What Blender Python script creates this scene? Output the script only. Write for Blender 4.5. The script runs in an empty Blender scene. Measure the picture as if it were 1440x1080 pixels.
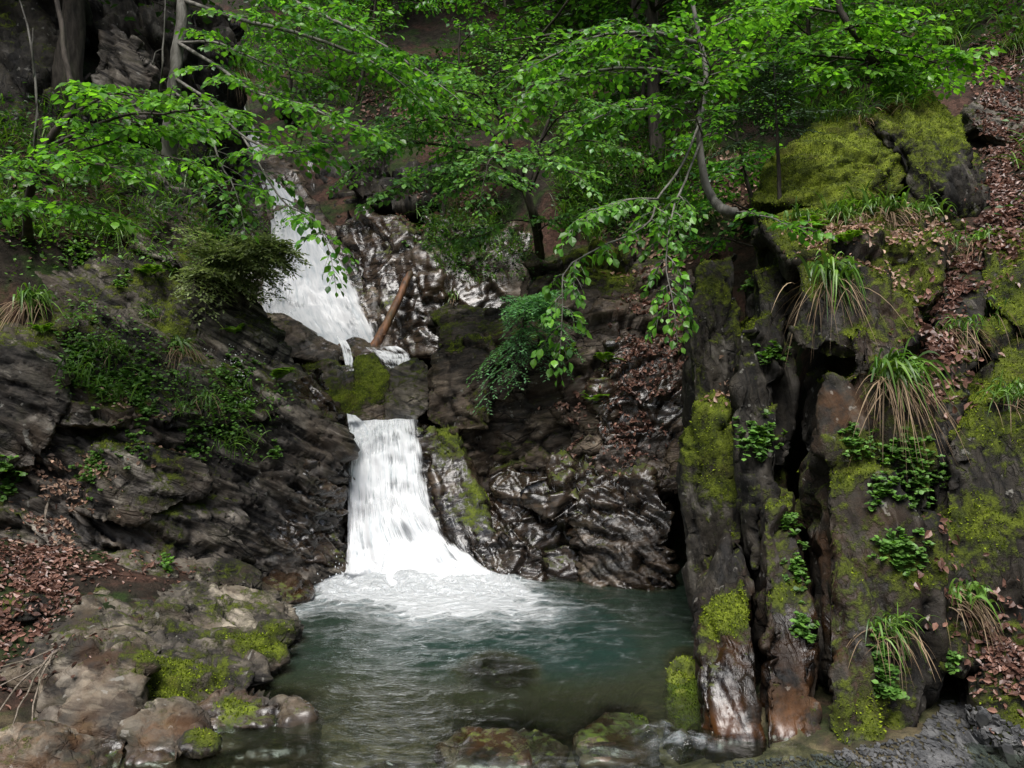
import bpy, bmesh, math, random
import numpy as np
from mathutils import Vector, Matrix
from mathutils.bvhtree import BVHTree
RNG = np.random.default_rng(7)
random.seed(7)
SC = bpy.context.scene
COL = SC.collection
F, CX, CY, CAMZ = 1130.0, 720.0, 540.0, 2.2

def P(px, py, Y):
    """world point seen at a photo pixel, at distance Y from the viewpoint"""
    return np.array(((px - CX) / F * Y, Y, CAMZ - (py - CY) / F * Y))

# ------------------------------------------------------------------ noise
def _hash(ix, iy, iz, seed):
    h = (ix.astype(np.int64) * 374761393 + iy.astype(np.int64) * 668265263 + iz.astype(np.int64) * 2147483647 + seed * 974634777) & 0xFFFFFFFF
    h = ((h ^ (h >> 13)) * 1274126177) & 0xFFFFFFFF
    h = ((h ^ (h >> 16)) * 2246822519) & 0xFFFFFFFF
    return h ^ (h >> 15)

def hash01(ix, iy, iz, seed=0):
    return (_hash(ix, iy, iz, seed) & 0xFFFF) / 65535.0

def perlin(p, seed=0):
    i = np.floor(p).astype(np.int64); f = p - i
    u = f * f * f * (f * (f * 6 - 15) + 10)
    out = np.zeros(len(p))
    for dx in (0, 1):
        wx = u[:, 0] if dx else 1 - u[:, 0]
        for dy in (0, 1):
            wy = u[:, 1] if dy else 1 - u[:, 1]
            for dz in (0, 1):
                wz = u[:, 2] if dz else 1 - u[:, 2]
                h = _hash(i[:, 0] + dx, i[:, 1] + dy, i[:, 2] + dz, seed)
                gx = ((h & 255) / 127.5 - 1); gy = (((h >> 8) & 255) / 127.5 - 1); gz = (((h >> 16) & 255) / 127.5 - 1)
                out += wx * wy * wz * (gx * (f[:, 0] - dx) + gy * (f[:, 1] - dy) + gz * (f[:, 2] - dz))
    return out * 1.1

def fbm(p, oct=4, seed=0, gain=.5, lac=2.03):
    a, s, out = 1.0, 1.0, 0
    for o in range(oct):
        out = out + a * perlin(p * s + 17.3 * o, seed + o)
        a *= gain; s *= lac
    return out

def ridged(p, oct=4, seed=0):
    a, s, out = 1.0, 1.0, 0
    for o in range(oct):
        out = out + a * (1 - 2 * np.abs(perlin(p * s + 9.1 * o, seed + o)))
        a *= .5; s *= 2.1
    return out * .5

def voronoi(p, seed=0):
    """nearest and second distance, cell value, and a tilted plane per cell (facets)"""
    i = np.floor(p).astype(np.int64)
    f1 = np.full(len(p), 9.); f2 = np.full(len(p), 9.); idh = np.zeros(len(p)); pl = np.zeros(len(p))
    for dx in (-1, 0, 1):
        for dy in (-1, 0, 1):
            for dz in (-1, 0, 1):
                c = i + np.array((dx, dy, dz))
                H = [hash01(c[:, 0], c[:, 1], c[:, 2], seed + k) for k in range(7)]
                q = c + np.stack([.1 + .8 * h for h in H[:3]], 1)
                r = p - q
                d = np.sqrt((r ** 2).sum(1))
                m = d < f1
                f2 = np.where(m, f1, np.minimum(f2, d))
                idh = np.where(m, H[3], idh)
                pl = np.where(m, r[:, 0] * (H[4] - .5) + r[:, 1] * (H[5] - .5) + r[:, 2] * (H[6] - .5), pl)
                f1 = np.where(m, d, f1)
    return f1, f2, idh, pl

def sstep(a, b, x):
    t = np.clip((x - a) / (b - a), 0, 1)
    return t * t * (3 - 2 * t)

# ------------------------------------------------------------------ objects
def tag(o, label=None, cat=None, group=None, kind=None):
    if label: o['label'] = label
    if cat: o['category'] = cat
    if group: o['group'] = group
    if kind: o['kind'] = kind
    return o

def empty(name, loc, label=None, cat=None, group=None):
    o = bpy.data.objects.new(name, None); COL.objects.link(o)
    o.empty_display_size = .1
    o.location = Vector([float(x) for x in loc])
    return tag(o, label, cat, group)

def mesh_np(name, V, faces, mat, attrs=None, uv=None, smooth=True, parent=None, origin=None, mats=None, midx=None):
    """V (n,3); faces: list of int arrays (m,k); attrs {name: (n,4) or (n,)} per vertex; uv (n,2) per vertex"""
    V = np.asarray(V, float)
    if parent is not None:
        origin = np.zeros(3); q_ = parent
        while q_ is not None: origin = origin + np.array(q_.location); q_ = q_.parent
    if origin is None: origin = np.zeros(3)
    me = bpy.data.meshes.new(name)
    faces = [np.asarray(f, np.int64) for f in faces if len(f)]
    nl = sum(f.size for f in faces); nf = sum(len(f) for f in faces)
    me.vertices.add(len(V)); me.vertices.foreach_set('co', (V - origin).astype(np.float32).ravel())
    me.loops.add(nl); me.polygons.add(nf)
    loops = np.concatenate([f.ravel() for f in faces]).astype(np.int32)
    tot = np.concatenate([np.full(len(f), f.shape[1]) for f in faces])
    st = np.concatenate([[0], np.cumsum(tot)[:-1]]).astype(np.int32)
    me.loops.foreach_set('vertex_index', loops)
    me.polygons.foreach_set('loop_start', st)
    try: me.polygons.foreach_set('loop_total', tot.astype(np.int32))
    except Exception: pass
    me.polygons.foreach_set('use_smooth', np.full(nf, smooth))
    me.update(calc_edges=True)
    for k, a in (attrs or {}).items():
        a = np.asarray(a, np.float32)
        if a.ndim == 1:
            at = me.attributes.new(k, 'FLOAT', 'POINT'); at.data.foreach_set('value', a)
        else:
            at = me.attributes.new(k, 'FLOAT_COLOR', 'POINT'); at.data.foreach_set('color', a.ravel())
    if uv is not None:
        l = me.uv_layers.new(name='UVMap'); l.data.foreach_set('uv', np.asarray(uv, np.float32)[loops].ravel())
    for m in (mats or [mat]): me.materials.append(m)
    if midx is not None: me.polygons.foreach_set('material_index', np.asarray(midx, np.int32))
    me.validate()
    o = bpy.data.objects.new(name, me); COL.objects.link(o)
    if parent is not None: o.parent = parent
    else: o.location = Vector([float(x) for x in origin])
    return o

class Geo:
    """collects vertices, triangles and quads with a per-vertex colour"""
    def __init__(s): s.V = []; s.T = []; s.Q = []; s.C = []; s.n = 0
    def add(s, V, T=None, Q=None, C=None):
        V = np.asarray(V, float).reshape(-1, 3)
        if T is not None and len(T): s.T.append(np.asarray(T) + s.n)
        if Q is not None and len(Q): s.Q.append(np.asarray(Q) + s.n)
        s.V.append(V)
        s.C.append(np.ones((len(V), 4)) * .5 if C is None else np.broadcast_to(np.asarray(C, float), (len(V), 4)))
        s.n += len(V)
    def tube(s, pts, radii, seg=6, C=None, jitter=0):
        pts = np.asarray(pts, float); n = len(pts)
        t = np.gradient(pts, axis=0); t /= np.linalg.norm(t, axis=1)[:, None] + 1e-9
        ref = np.array((0, 0, 1.)) if abs(t[0, 2]) < .9 else np.array((1., 0, 0))
        a = np.cross(t, ref); a /= np.linalg.norm(a, axis=1)[:, None] + 1e-9
        b = np.cross(t, a)
        th = np.arange(seg) * 2 * math.pi / seg
        r = np.asarray(radii, float)[:, None, None]
        if jitter: r = r * (1 + jitter * RNG.uniform(-1, 1, (n, seg, 1)))
        V = pts[:, None] + r * (np.cos(th)[None, :, None] * a[:, None] + np.sin(th)[None, :, None] * b[:, None])
        i = np.arange(n - 1)[:, None] * seg; j = np.arange(seg)[None]; k = (j + 1) % seg
        Q = np.stack([i + j, i + k, i + seg + k, i + seg + j], -1).reshape(-1, 4)
        V = np.concatenate([V.reshape(-1, 3), pts[-1:] + t[-1] * np.asarray(radii)[-1], pts[:1]])
        jj = np.arange(seg); e = n * seg
        T = np.concatenate([np.stack([(n - 1) * seg + jj, (n - 1) * seg + (jj + 1) % seg, np.full(seg, e)], 1),
                            np.stack([(jj + 1) % seg, jj, np.full(seg, e + 1)], 1)])
        s.add(V, T, Q, C)
    def build(s, name, mat, parent=None, origin=None, smooth=True):
        V = np.concatenate(s.V)
        fs = []
        if s.T: fs.append(np.concatenate(s.T))
        if s.Q: fs.append(np.concatenate(s.Q))
        return mesh_np(name, V, fs, mat, {'tint': np.concatenate(s.C)}, parent=parent, origin=origin, smooth=smooth)

def smooth_path(pts, n):
    pts = np.asarray(pts, float)
    if len(pts) < 3:
        t = np.linspace(0, 1, n)[:, None]; return pts[0] * (1 - t) + pts[-1] * t
    q = np.concatenate([[2 * pts[0] - pts[1]], pts, [2 * pts[-1] - pts[-2]]])
    out = []
    for u in np.linspace(0, len(pts) - 1 - 1e-6, n):
        i = int(u); f = u - i; a, b, c, d = q[i:i + 4]
        out.append(.5 * (2 * b + (c - a) * f + (2 * a - 5 * b + 4 * c - d) * f * f + (3 * b - a - 3 * c + d) * f ** 3))
    return np.array(out)

# ------------------------------------------------------------------ materials
def newmat(name):
    m = bpy.data.materials.new(name); m.use_nodes = True
    nt = m.node_tree; nt.nodes.clear()
    return m, nt
class N:
    def __init__(s, nt): s.nt = nt
    def node(s, typ, ins=None, **kw):
        n = s.nt.nodes.new('ShaderNode' + typ)
        for k, v in kw.items(): setattr(n, k, v)
        for k, v in (ins or {}).items():
            if isinstance(v, bpy.types.NodeSocket): s.nt.links.new(v, n.inputs[k])
            else: n.inputs[k].default_value = v
        return n
    def math(s, op, a, b=0., clamp=False):
        n = s.node('Math', {0: a, 1: b}, operation=op); n.use_clamp = clamp; return n.outputs[0]
    def mix(s, f, a, b, blend='MIX'):
        n = s.node('Mix', data_type='RGBA', blend_type=blend)
        for i, v in ((0, f), (6, a), (7, b)):
            if isinstance(v, bpy.types.NodeSocket): s.nt.links.new(v, n.inputs[i])
            else: n.inputs[i].default_value = (*v, 1) if isinstance(v, tuple) and len(v) == 3 else v
        return n.outputs[2]
    def noise(s, vec, scale, detail=4, rough=.55, dist=0.):
        return s.node('TexNoise', {'Vector': vec, 'Scale': scale, 'Detail': detail, 'Roughness': rough, 'Distortion': dist}).outputs['Fac']
    def ramp(s, f, lo, hi, a=0., b=1.):
        return s.node('MapRange', {'Value': f, 'From Min': lo, 'From Max': hi, 'To Min': a, 'To Max': b}, interpolation_type='SMOOTHSTEP').outputs[0]
    def out(s, sh): s.nt.links.new(sh, s.node('OutputMaterial').inputs['Surface'])

def rock_material(name, rot, tints, streak=7.0, rough=(.75, .22), stone=None):
    """layered stone with moss, wet film and rust read from the 'mask' attribute (moss, wet, tone, rust)"""
    m, nt = newmat(name); n = N(nt)
    co = n.node('TexCoord').outputs['Object']
    mp = n.node('Mapping', {'Vector': co, 'Rotation': rot, 'Scale': (1, 1, 1 / streak)}, vector_type='TEXTURE').outputs[0]
    at = n.node('Attribute', attribute_name='mask')
    sep = n.node('SeparateColor', {0: at.outputs['Color']})
    moss, wet, tone = sep.outputs[0], sep.outputs[1], sep.outputs[2]
    rust = at.outputs['Alpha']
    streaks = n.noise(mp, 1.6, 7, .62, .6)
    blot = n.noise(co, 2.3, 5, .6, .3)
    fine = n.noise(co, 26, 5, .65)
    grain = n.noise(co, 90, 3, .6)
    dark, mid, pale = tints
    c = n.mix(n.ramp(streaks, .4, .58), dark, mid)
    c = n.mix(n.math('MULTIPLY', n.ramp(blot, .47, .64), n.ramp(streaks, .46, .62)), c, pale)
    c = n.mix(n.math('MULTIPLY', n.ramp(n.noise(mp, 5.5, 4, .6, 1.), .55, .72), .55), c, (mid[0] * .35, mid[1] * .33, mid[2] * .3))
    # fractures
    dc = n.node('VectorMath', {0: n.node('Mapping', {'Vector': co, 'Rotation': rot, 'Scale': (1, 1, .385)}, vector_type='TEXTURE').outputs[0], 1: n.node('VectorMath', {0: n.node('TexNoise', {'Vector': co, 'Scale': 3.5, 'Detail': 4.}).outputs['Color'], 1: (.22, .22, .22)}, operation='MULTIPLY').outputs[0]}, operation='ADD').outputs[0]
    v1 = n.node('TexVoronoi', {'Vector': dc, 'Scale': 2.1}, feature='DISTANCE_TO_EDGE').outputs['Distance']
    v2 = n.node('TexVoronoi', {'Vector': dc, 'Scale': 6.5}, feature='DISTANCE_TO_EDGE').outputs['Distance']
    vc = n.node('SeparateColor', {0: n.node('TexVoronoi', {'Vector': dc, 'Scale': 6.5}).outputs['Color']}).outputs[0]
    cm = n.ramp(n.noise(co, 1.7, 3, .5, .3), .5, .62)
    crk = n.math('MAXIMUM', n.math('MULTIPLY', n.ramp(v1, .0, .045), n.ramp(v2, -.06, .05)), n.math('SUBTRACT', 1., cm))
    c = n.mix(1., c, n.node('CombineColor', {0: n.ramp(vc, 0, 1, .82, 1.16), 1: n.ramp(vc, 0, 1, .82, 1.16), 2: n.ramp(vc, 0, 1, .83, 1.14)}).outputs[0], 'MULTIPLY')
    c = n.mix(crk, (dark[0] * .5, dark[1] * .5, dark[2] * .5), c)
    # brown earth and algae film
    c = n.mix(n.math('MULTIPLY', n.ramp(n.noise(co, 1.3, 6, .6, .5), .47, .66), .6), c, (mid[0] * .62, mid[1] * .5, mid[2] * .38))
    c = n.mix(n.math('MULTIPLY', n.ramp(n.noise(co, 3.1, 6, .65, .8), .5, .7), .45), c, (mid[0] * .42, mid[1] * .48, mid[2] * .24))
    c = n.mix(1., c, n.node('CombineColor', {0: n.ramp(tone, 0, 1, .55, 1.4), 1: n.ramp(tone, 0, 1, .55, 1.38), 2: n.ramp(tone, 0, 1, .57, 1.33)}).outputs[0], 'MULTIPLY')
    c = n.mix(n.ramp(fine, .25, .75, .0, .5), c, n.mix(.5, c, (0, 0, 0)))
    lich = n.math('MULTIPLY', n.ramp(n.noise(co, 11, 3, .5, .2), .66, .7), n.ramp(wet, .1, .35, .55, 0))
    c = n.mix(lich, c, (.26, .25, .22))
    c = n.mix(n.math('MULTIPLY', rust, n.ramp(n.noise(co, 5, 5, .6), .38, .6)), c, (.16, .064, .014))
    c = n.mix(n.math('MULTIPLY', wet, .9), c, n.mix(1., c, (.4, .34, .31), 'MULTIPLY'))
    mn = n.noise(co, 7, 5, .7)
    mfac = n.ramp(n.math('ADD', moss, n.math('MULTIPLY', n.math('SUBTRACT', n.noise(co, 14, 5, .7), .5), 1.6)), .33, .68)
    mcol = n.mix(n.ramp(mn, .35, .68), (.055, .075, .008), (.25, .31, .025))
    mcol = n.mix(n.math('MULTIPLY', n.ramp(n.noise(co, 3.2, 4, .6), .5, .7), .6), mcol, (.075, .055, .016))
    mcol = n.mix(n.ramp(grain, .3, .7, 0, .5), mcol, (.012, .018, .003))
    mcol = n.mix(n.ramp(moss, .55, 1.05), n.mix(.5, mcol, (.012, .016, .004)), mcol)
    c = n.mix(mfac, c, mcol)
    rg = n.ramp(wet, .12, .55, rough[0], rough[1])
    rg = n.math('ADD', rg, n.math('MULTIPLY', n.math('SUBTRACT', fine, .5), .2))
    rg = n.mix(mfac, n.node('CombineColor', {0: rg, 1: rg, 2: rg}).outputs[0], (.95, .95, .95))
    h = n.math('ADD', n.math('MULTIPLY', streaks, .9), n.math('MULTIPLY', n.noise(co, 13, 8, .68, .4), .7))
    h = n.math('ADD', h, n.math('MULTIPLY', n.noise(mp, 7, 6, .65, .7), .5))
    h = n.math('ADD', h, n.math('MULTIPLY', n.math('MULTIPLY', mfac, n.noise(co, 55, 5, .75)), 1.3))
    h = n.math('ADD', h, n.math('MULTIPLY', crk, .5)); h = n.math('ADD', h, n.math('MULTIPLY', vc, .12))
    b = n.node('Bump', {'Height': h, 'Strength': n.ramp(wet, .3, .6, .85, .35), 'Distance': .03})
    film = n.node('Bump', {'Height': n.math('ADD', n.noise(mp, 1.9, 3, .5, .5), n.math('MULTIPLY', n.noise(co, 8, 2, .5), .22)), 'Strength': .4, 'Distance': .06})
    cw = n.math('MULTIPLY', n.ramp(n.math('ADD', wet, n.math('MULTIPLY', n.math('SUBTRACT', blot, .5), .8)), .35, .65), n.math('MULTIPLY', n.math('SUBTRACT', 1., mfac), .4))
    bs = n.node('BsdfPrincipled', {'Base Color': c, 'Roughness': rg, 'Normal': b.outputs[0], 'Specular IOR Level': n.ramp(wet, .1, .55, .28, .5), 'Coat Weight': cw, 'Coat Roughness': .2, 'Coat IOR': 1.5, 'Coat Normal': film.outputs[0]})
    n.out(bs.outputs[0])
    return m

def simple_mat(name, col, col2, scale=20, rough=.8, bump=.3, stretch=(1, 1, 1), spec=.3):
    m, nt = newmat(name); n = N(nt)
    co = n.node('Mapping', {'Vector': n.node('TexCoord').outputs['Object'], 'Scale': stretch}).outputs[0]
    f = n.noise(co, scale, 6, .65, .4)
    c = n.mix(n.ramp(f, .32, .68), col, col2)
    c = n.mix(n.ramp(n.noise(co, scale * .2, 4, .6), .5, .7, 0, .5), c, (.03, .04, .012))
    b = n.node('Bump', {'Height': f, 'Strength': bump, 'Distance': .02})
    n.out(n.node('BsdfPrincipled', {'Base Color': c, 'Roughness': rough, 'Normal': b.outputs[0], 'Specular IOR Level': spec}).outputs[0])
    return m

def leaf_material(name, a, b, trans=.35, rough=.42, tcol=(1.5, 1.7, .45), spec=.45):
    """thin leaf: tint attribute red channel picks between two greens, green channel scales brightness"""
    m, nt = newmat(name); n = N(nt)
    at = n.node('Attribute', attribute_name='tint'); sep = n.node('SeparateColor', {0: at.outputs['Color']})
    c = n.mix(sep.outputs[0], a, b)
    k = n.ramp(sep.outputs[1], 0, 1, .55, 1.4)
    c = n.mix(1., c, n.node('CombineColor', {0: k, 1: k, 2: k}).outputs[0], 'MULTIPLY')
    bs = n.node('BsdfPrincipled', {'Base Color': c, 'Roughness': rough, 'Specular IOR Level': spec})
    if trans <= 0:
        n.out(bs.outputs[0]); return m
    tc = n.mix(1., c, tcol, 'MULTIPLY')
    tr = n.node('BsdfTranslucent', {'Color': tc})
    n.out(n.node('MixShader', {0: trans, 1: bs.outputs[0], 2: tr.outputs[0]}).outputs[0])
    return m
# ------------------------------------------------------------------ ground
CTRL = np.array([
 (-.5,6.5,-.6),(.8,7,-.75),(.3,8.3,-.7),(-1,7.5,-.45),(0,5.4,-.4),(-1.2,5.2,-.3),(1,5.2,-.22),(0,4.55,-.16),(.9,4.5,-.12),(1.8,4.6,-.03),(-2,4.4,-.1),(-1,4,-.15),(.5,3.6,-.12),
 (2.6,4.7,.04),(3.6,4.9,.15),(2.9,5.15,.1),(3.3,5.6,.9),(2,3.8,.05),
 (-2.2,5.3,.02),(-2.8,6.2,.25),(-3.5,6.8,.62),(-2.2,7.5,.0),(-2.8,7.4,.4),(-4.5,6.5,.95),(-3.6,5,.15),(-3,4,.1),(-4.5,4,.8),
 (-2.4,9.4,.9),(-4,9.3,2.6),(-5.2,8.6,3.2),(-6.5,8,4),(-4.5,11,4.6),(-7,11,6.5),(-9,13,9),(-9,8,6),(-5,10,4.5),(-5.3,9,3.8),
 (-1.4,9.8,1.2),(-1.7,10.6,1.7),(-2.0,11.5,2.0),(-2.6,12.5,2.8),(-3.4,13.5,4.0),(-4.5,14.8,5.6),(-5.6,16,6.8),(-6.4,17,7.3),(-8,20,9.5),
 (.3,11,3.6),(1.5,10.9,3.7),(1.5,12,4.8),(0,13,5.2),(-1,14,5.2),(-1,15,6.5),(1,15,7.2),(0,18,10),(0,22,14.5),(3,18,10.5),(-3,18,9.5),(-3,22,14),(-3,16,7.5),
 (2.2,9.2,3.4),(2.8,7.7,3.2),(3.5,7,3.2),(3,9,4.0),(3.2,8.4,3.8),(4.3,8.6,4.2),(4.46,7.2,3.4),(5.4,8.8,4.7),(6.6,11,6.5),(3.57,6.5,2.75),(3.1,5.95,2.0),(6,7,4.6),(7,5,4.5),(5,5,2.5),(4.4,5.7,2.1),
 (5,4,1.2),(6,2,2),(2.2,10.2,4.2),(3,12,5.8),(5,12,7),(5,15,9.5),(8,10,7.5),(8,15,11.5),(10,20,17),(5,20,13.5),(-6,13,7.2),
 (0,0,.5),(0,-6,.3),(-4,0,1.5),(4,0,1.5),(-8,0,5),(8,0,5),(0,-20,-2),(-20,0,15),(20,0,15),(-15,-20,9),(15,-20,9),(0,-40,-6),  # unseen gorge sides added to block low light, rear lowered for sky reflections
 (-30,15,26),(30,15,28),(0,45,36),(-25,45,38),(25,45,40),(-40,-20,30),(40,-20,30),(-15,15,15),(15,10,14)], float)

def _tps_kernel(r2): return .5 * r2 * np.log(r2 + 1e-9)
_X = CTRL[:, :2]
_A = _tps_kernel(((_X[:, None] - _X[None]) ** 2).sum(-1)) + np.eye(len(_X)) * .02
_Pm = np.concatenate([np.ones((len(_X), 1)), _X], 1)
_M = np.block([[_A, _Pm], [_Pm.T, np.zeros((3, 3))]])
_W = np.linalg.solve(_M, np.concatenate([CTRL[:, 2], np.zeros(3)]))
CAPS = [  # outline in plan, cap height (base, per x, per y), steepness of the bank outside
 ([(-1.9,4.9),(-2.2,7.2),(-2.7,8.2),(-2.5,9.2),(-1.9,9.9),(.3,10.5),(1.6,10.3),(2.3,9.8),(2.3,7.9),(1.9,6.5),(1.4,5.2)], (-.35, 0, 0), 2.6),
 ([(-6,3.4),(-2,4.4),(-2.1,7.2),(-2.6,8.2),(-3.6,8.0),(-6.5,7.4)], (-.5, -.27, .02), 2.4),
 ([(-2.7,10.6),(-1.7,9.9),(-.2,10.6),(.1,11.4),(-.7,12.3),(-2.2,12.8),(-3.9,12.8),(-3.9,11),(-3.2,10.7)], (2.1, 0, 0), 2.6),
 ([(1.2,4.6),(4.6,4.5),(4.6,6.0),(3.2,6.6),(2.0,7.6)], (.06, 0, 0), 2.4),
]
def poly_dist(x, y, poly):
    d = np.full(x.shape, 1e9); ins = np.zeros(x.shape, bool)
    for (x0, y0), (x1, y1) in zip(poly, poly[1:] + poly[:1]):
        t = np.clip(((x - x0) * (x1 - x0) + (y - y0) * (y1 - y0)) / ((x1 - x0) ** 2 + (y1 - y0) ** 2), 0, 1)
        d = np.minimum(d, np.hypot(x - x0 - t * (x1 - x0), y - y0 - t * (y1 - y0)))
        c = ((y0 > y) != (y1 > y)) & (x < (x1 - x0) * (y - y0) / (y1 - y0 + 1e-12) + x0)
        ins ^= c
    return np.where(ins, 0, d)
def ground_z(x, y):
    x = np.asarray(x, float); y = np.asarray(y, float); sh = x.shape
    q = np.stack([x.ravel(), y.ravel()], 1); z = np.empty(len(q))
    for i in range(0, len(q), 20000):
        b = q[i:i + 20000]
        z[i:i + 20000] = _tps_kernel(((b[:, None] - _X[None]) ** 2).sum(-1)) @ _W[:-3] + _W[-3] + b @ _W[-2:]
    p3 = np.concatenate([q, np.zeros((len(q), 1))], 1)
    for poly, (c0, cx_, cy_), st in CAPS:
        cap = c0 + cx_ * q[:, 0] + cy_ * q[:, 1] + st * poly_dist(q[:, 0], q[:, 1], poly)
        z = np.minimum(z, cap)
    d = np.hypot(q[:, 0], q[:, 1] - 8)
    amp = .02 + .12 * sstep(2.5, 9, d)
    z = z + amp * (fbm(p3 * .9, 5, 3) + .4 * fbm(p3 * 4, 3, 5))
    return z.reshape(sh)

def _axis(lo, hi, c0, c1, d, g=1.12):
    v = list(np.arange(c0, c1 + 1e-6, d)); s = d
    while v[-1] < hi: s = min(s * g, 3); v.append(v[-1] + s)
    s = d
    while v[0] > lo: s = min(s * g, 3); v.insert(0, v[0] - s)
    return np.array(v)
gx = _axis(-60, 60, -6, 6.5, .075); gy = _axis(-60, 60, 4, 14, .075, 1.06)
GX, GY = np.meshgrid(gx, gy)
GZ = ground_z(GX, GY)
GV = np.stack([GX, GY, GZ], -1).reshape(-1, 3)
nx, ny = len(gx), len(gy)
ii = (np.arange(ny - 1)[:, None] * nx + np.arange(nx - 1)[None]).ravel()
GQ = np.stack([ii, ii + 1, ii + nx + 1, ii + nx], 1)

def ground_material():
    m, nt = newmat('forest_floor'); n = N(nt)
    co = n.node('TexCoord').outputs['Object']
    f = n.noise(co, 9, 7, .7, .4)
    big = n.noise(co, .9, 5, .6, .5)
    vor = n.node('TexVoronoi', {'Vector': co, 'Scale': 24.}).outputs['Color']
    lit = n.mix(n.node('SeparateColor', {0: vor}).outputs[0], (.03, .016, .011), (.085, .045, .032))
    soil = n.mix(n.ramp(f, .35, .65), (.01, .008, .005), (.032, .025, .018))
    green = n.mix(n.ramp(f, .3, .7), (.008, .018, .004), (.03, .055, .01))
    c = n.mix(n.ramp(big, .48, .6), soil, lit)
    c = n.mix(n.ramp(n.noise(co, 1.4, 5, .65, .3), .48, .6, 0, .85), c, green)
    fb = n.noise(co, 5, 6, .65, .4)
    cb = n.mix(n.ramp(fb, .38, .62), (.06, .055, .03), (.2, .165, .09))
    cb = n.mix(n.ramp(n.noise(co, 16, 4, .6), .45, .7, 0, .6), cb, (.05, .045, .035))
    c = n.mix(n.node('Attribute', attribute_name='bed').outputs['Fac'], c, cb)
    b = n.node('Bump', {'Height': f, 'Strength': 1., 'Distance': .06})
    n.out(n.node('BsdfPrincipled', {'Base Color': c, 'Roughness': .9, 'Normal': b.outputs[0], 'Specular IOR Level': .2}).outputs[0])
    return m
M_GROUND = ground_material()
bed = sstep(.12, -.02, GV[:, 2] + .05 * fbm(GV * 3, 3, 9)) * sstep(10.5, 9.5, GV[:, 1]) * sstep(-2, 1, GV[:, 1])
ground = tag(mesh_np('ground', GV, [GQ], M_GROUND, {'bed': bed}), kind='structure')

# ------------------------------------------------------------------ rocks
GREY = ((.016, .014, .012), (.125, .108, .09), (.38, .345, .3))
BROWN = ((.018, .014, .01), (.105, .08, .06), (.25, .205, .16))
DARK_SHADED = ((.006, .0052, .004), (.033, .028, .021), (.13, .12, .105))  # dark stone tones, lowered further for the canopy shade on the fins
TAN = ((.026, .023, .02), (.135, .117, .093), (.38, .335, .27))
MR_LEFT = rock_material('left_schist', (0, math.radians(31), 0), GREY, 8)
MR_FLAT = rock_material('bedded_stone', (math.radians(8), math.radians(19), 0), TAN, 6)
MR_FIN = rock_material('shade_dark_stone', (0, math.radians(82), 0), DARK_SHADED, 4.5)
MR_MID = rock_material('wet_stone', (math.radians(12), math.radians(-15), 0), BROWN, 5, (.62, .2))
MR_GREY = rock_material('grey_stone', (math.radians(10), math.radians(27), 0), GREY, 6)
FRAMES = {'left': (.5, .1, .86), 'flat': (.32, -.12, .94), 'fin': (.97, -.1, .1), 'mid': (-.25, -.2, .95), 'wall': (.8, -.25, .5)}

ROCKS = []; ALLV = []; ALLF = []; _off = [0]
ALLV.append(GV); ALLF.append(GQ); _off[0] = len(GV)

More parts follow.
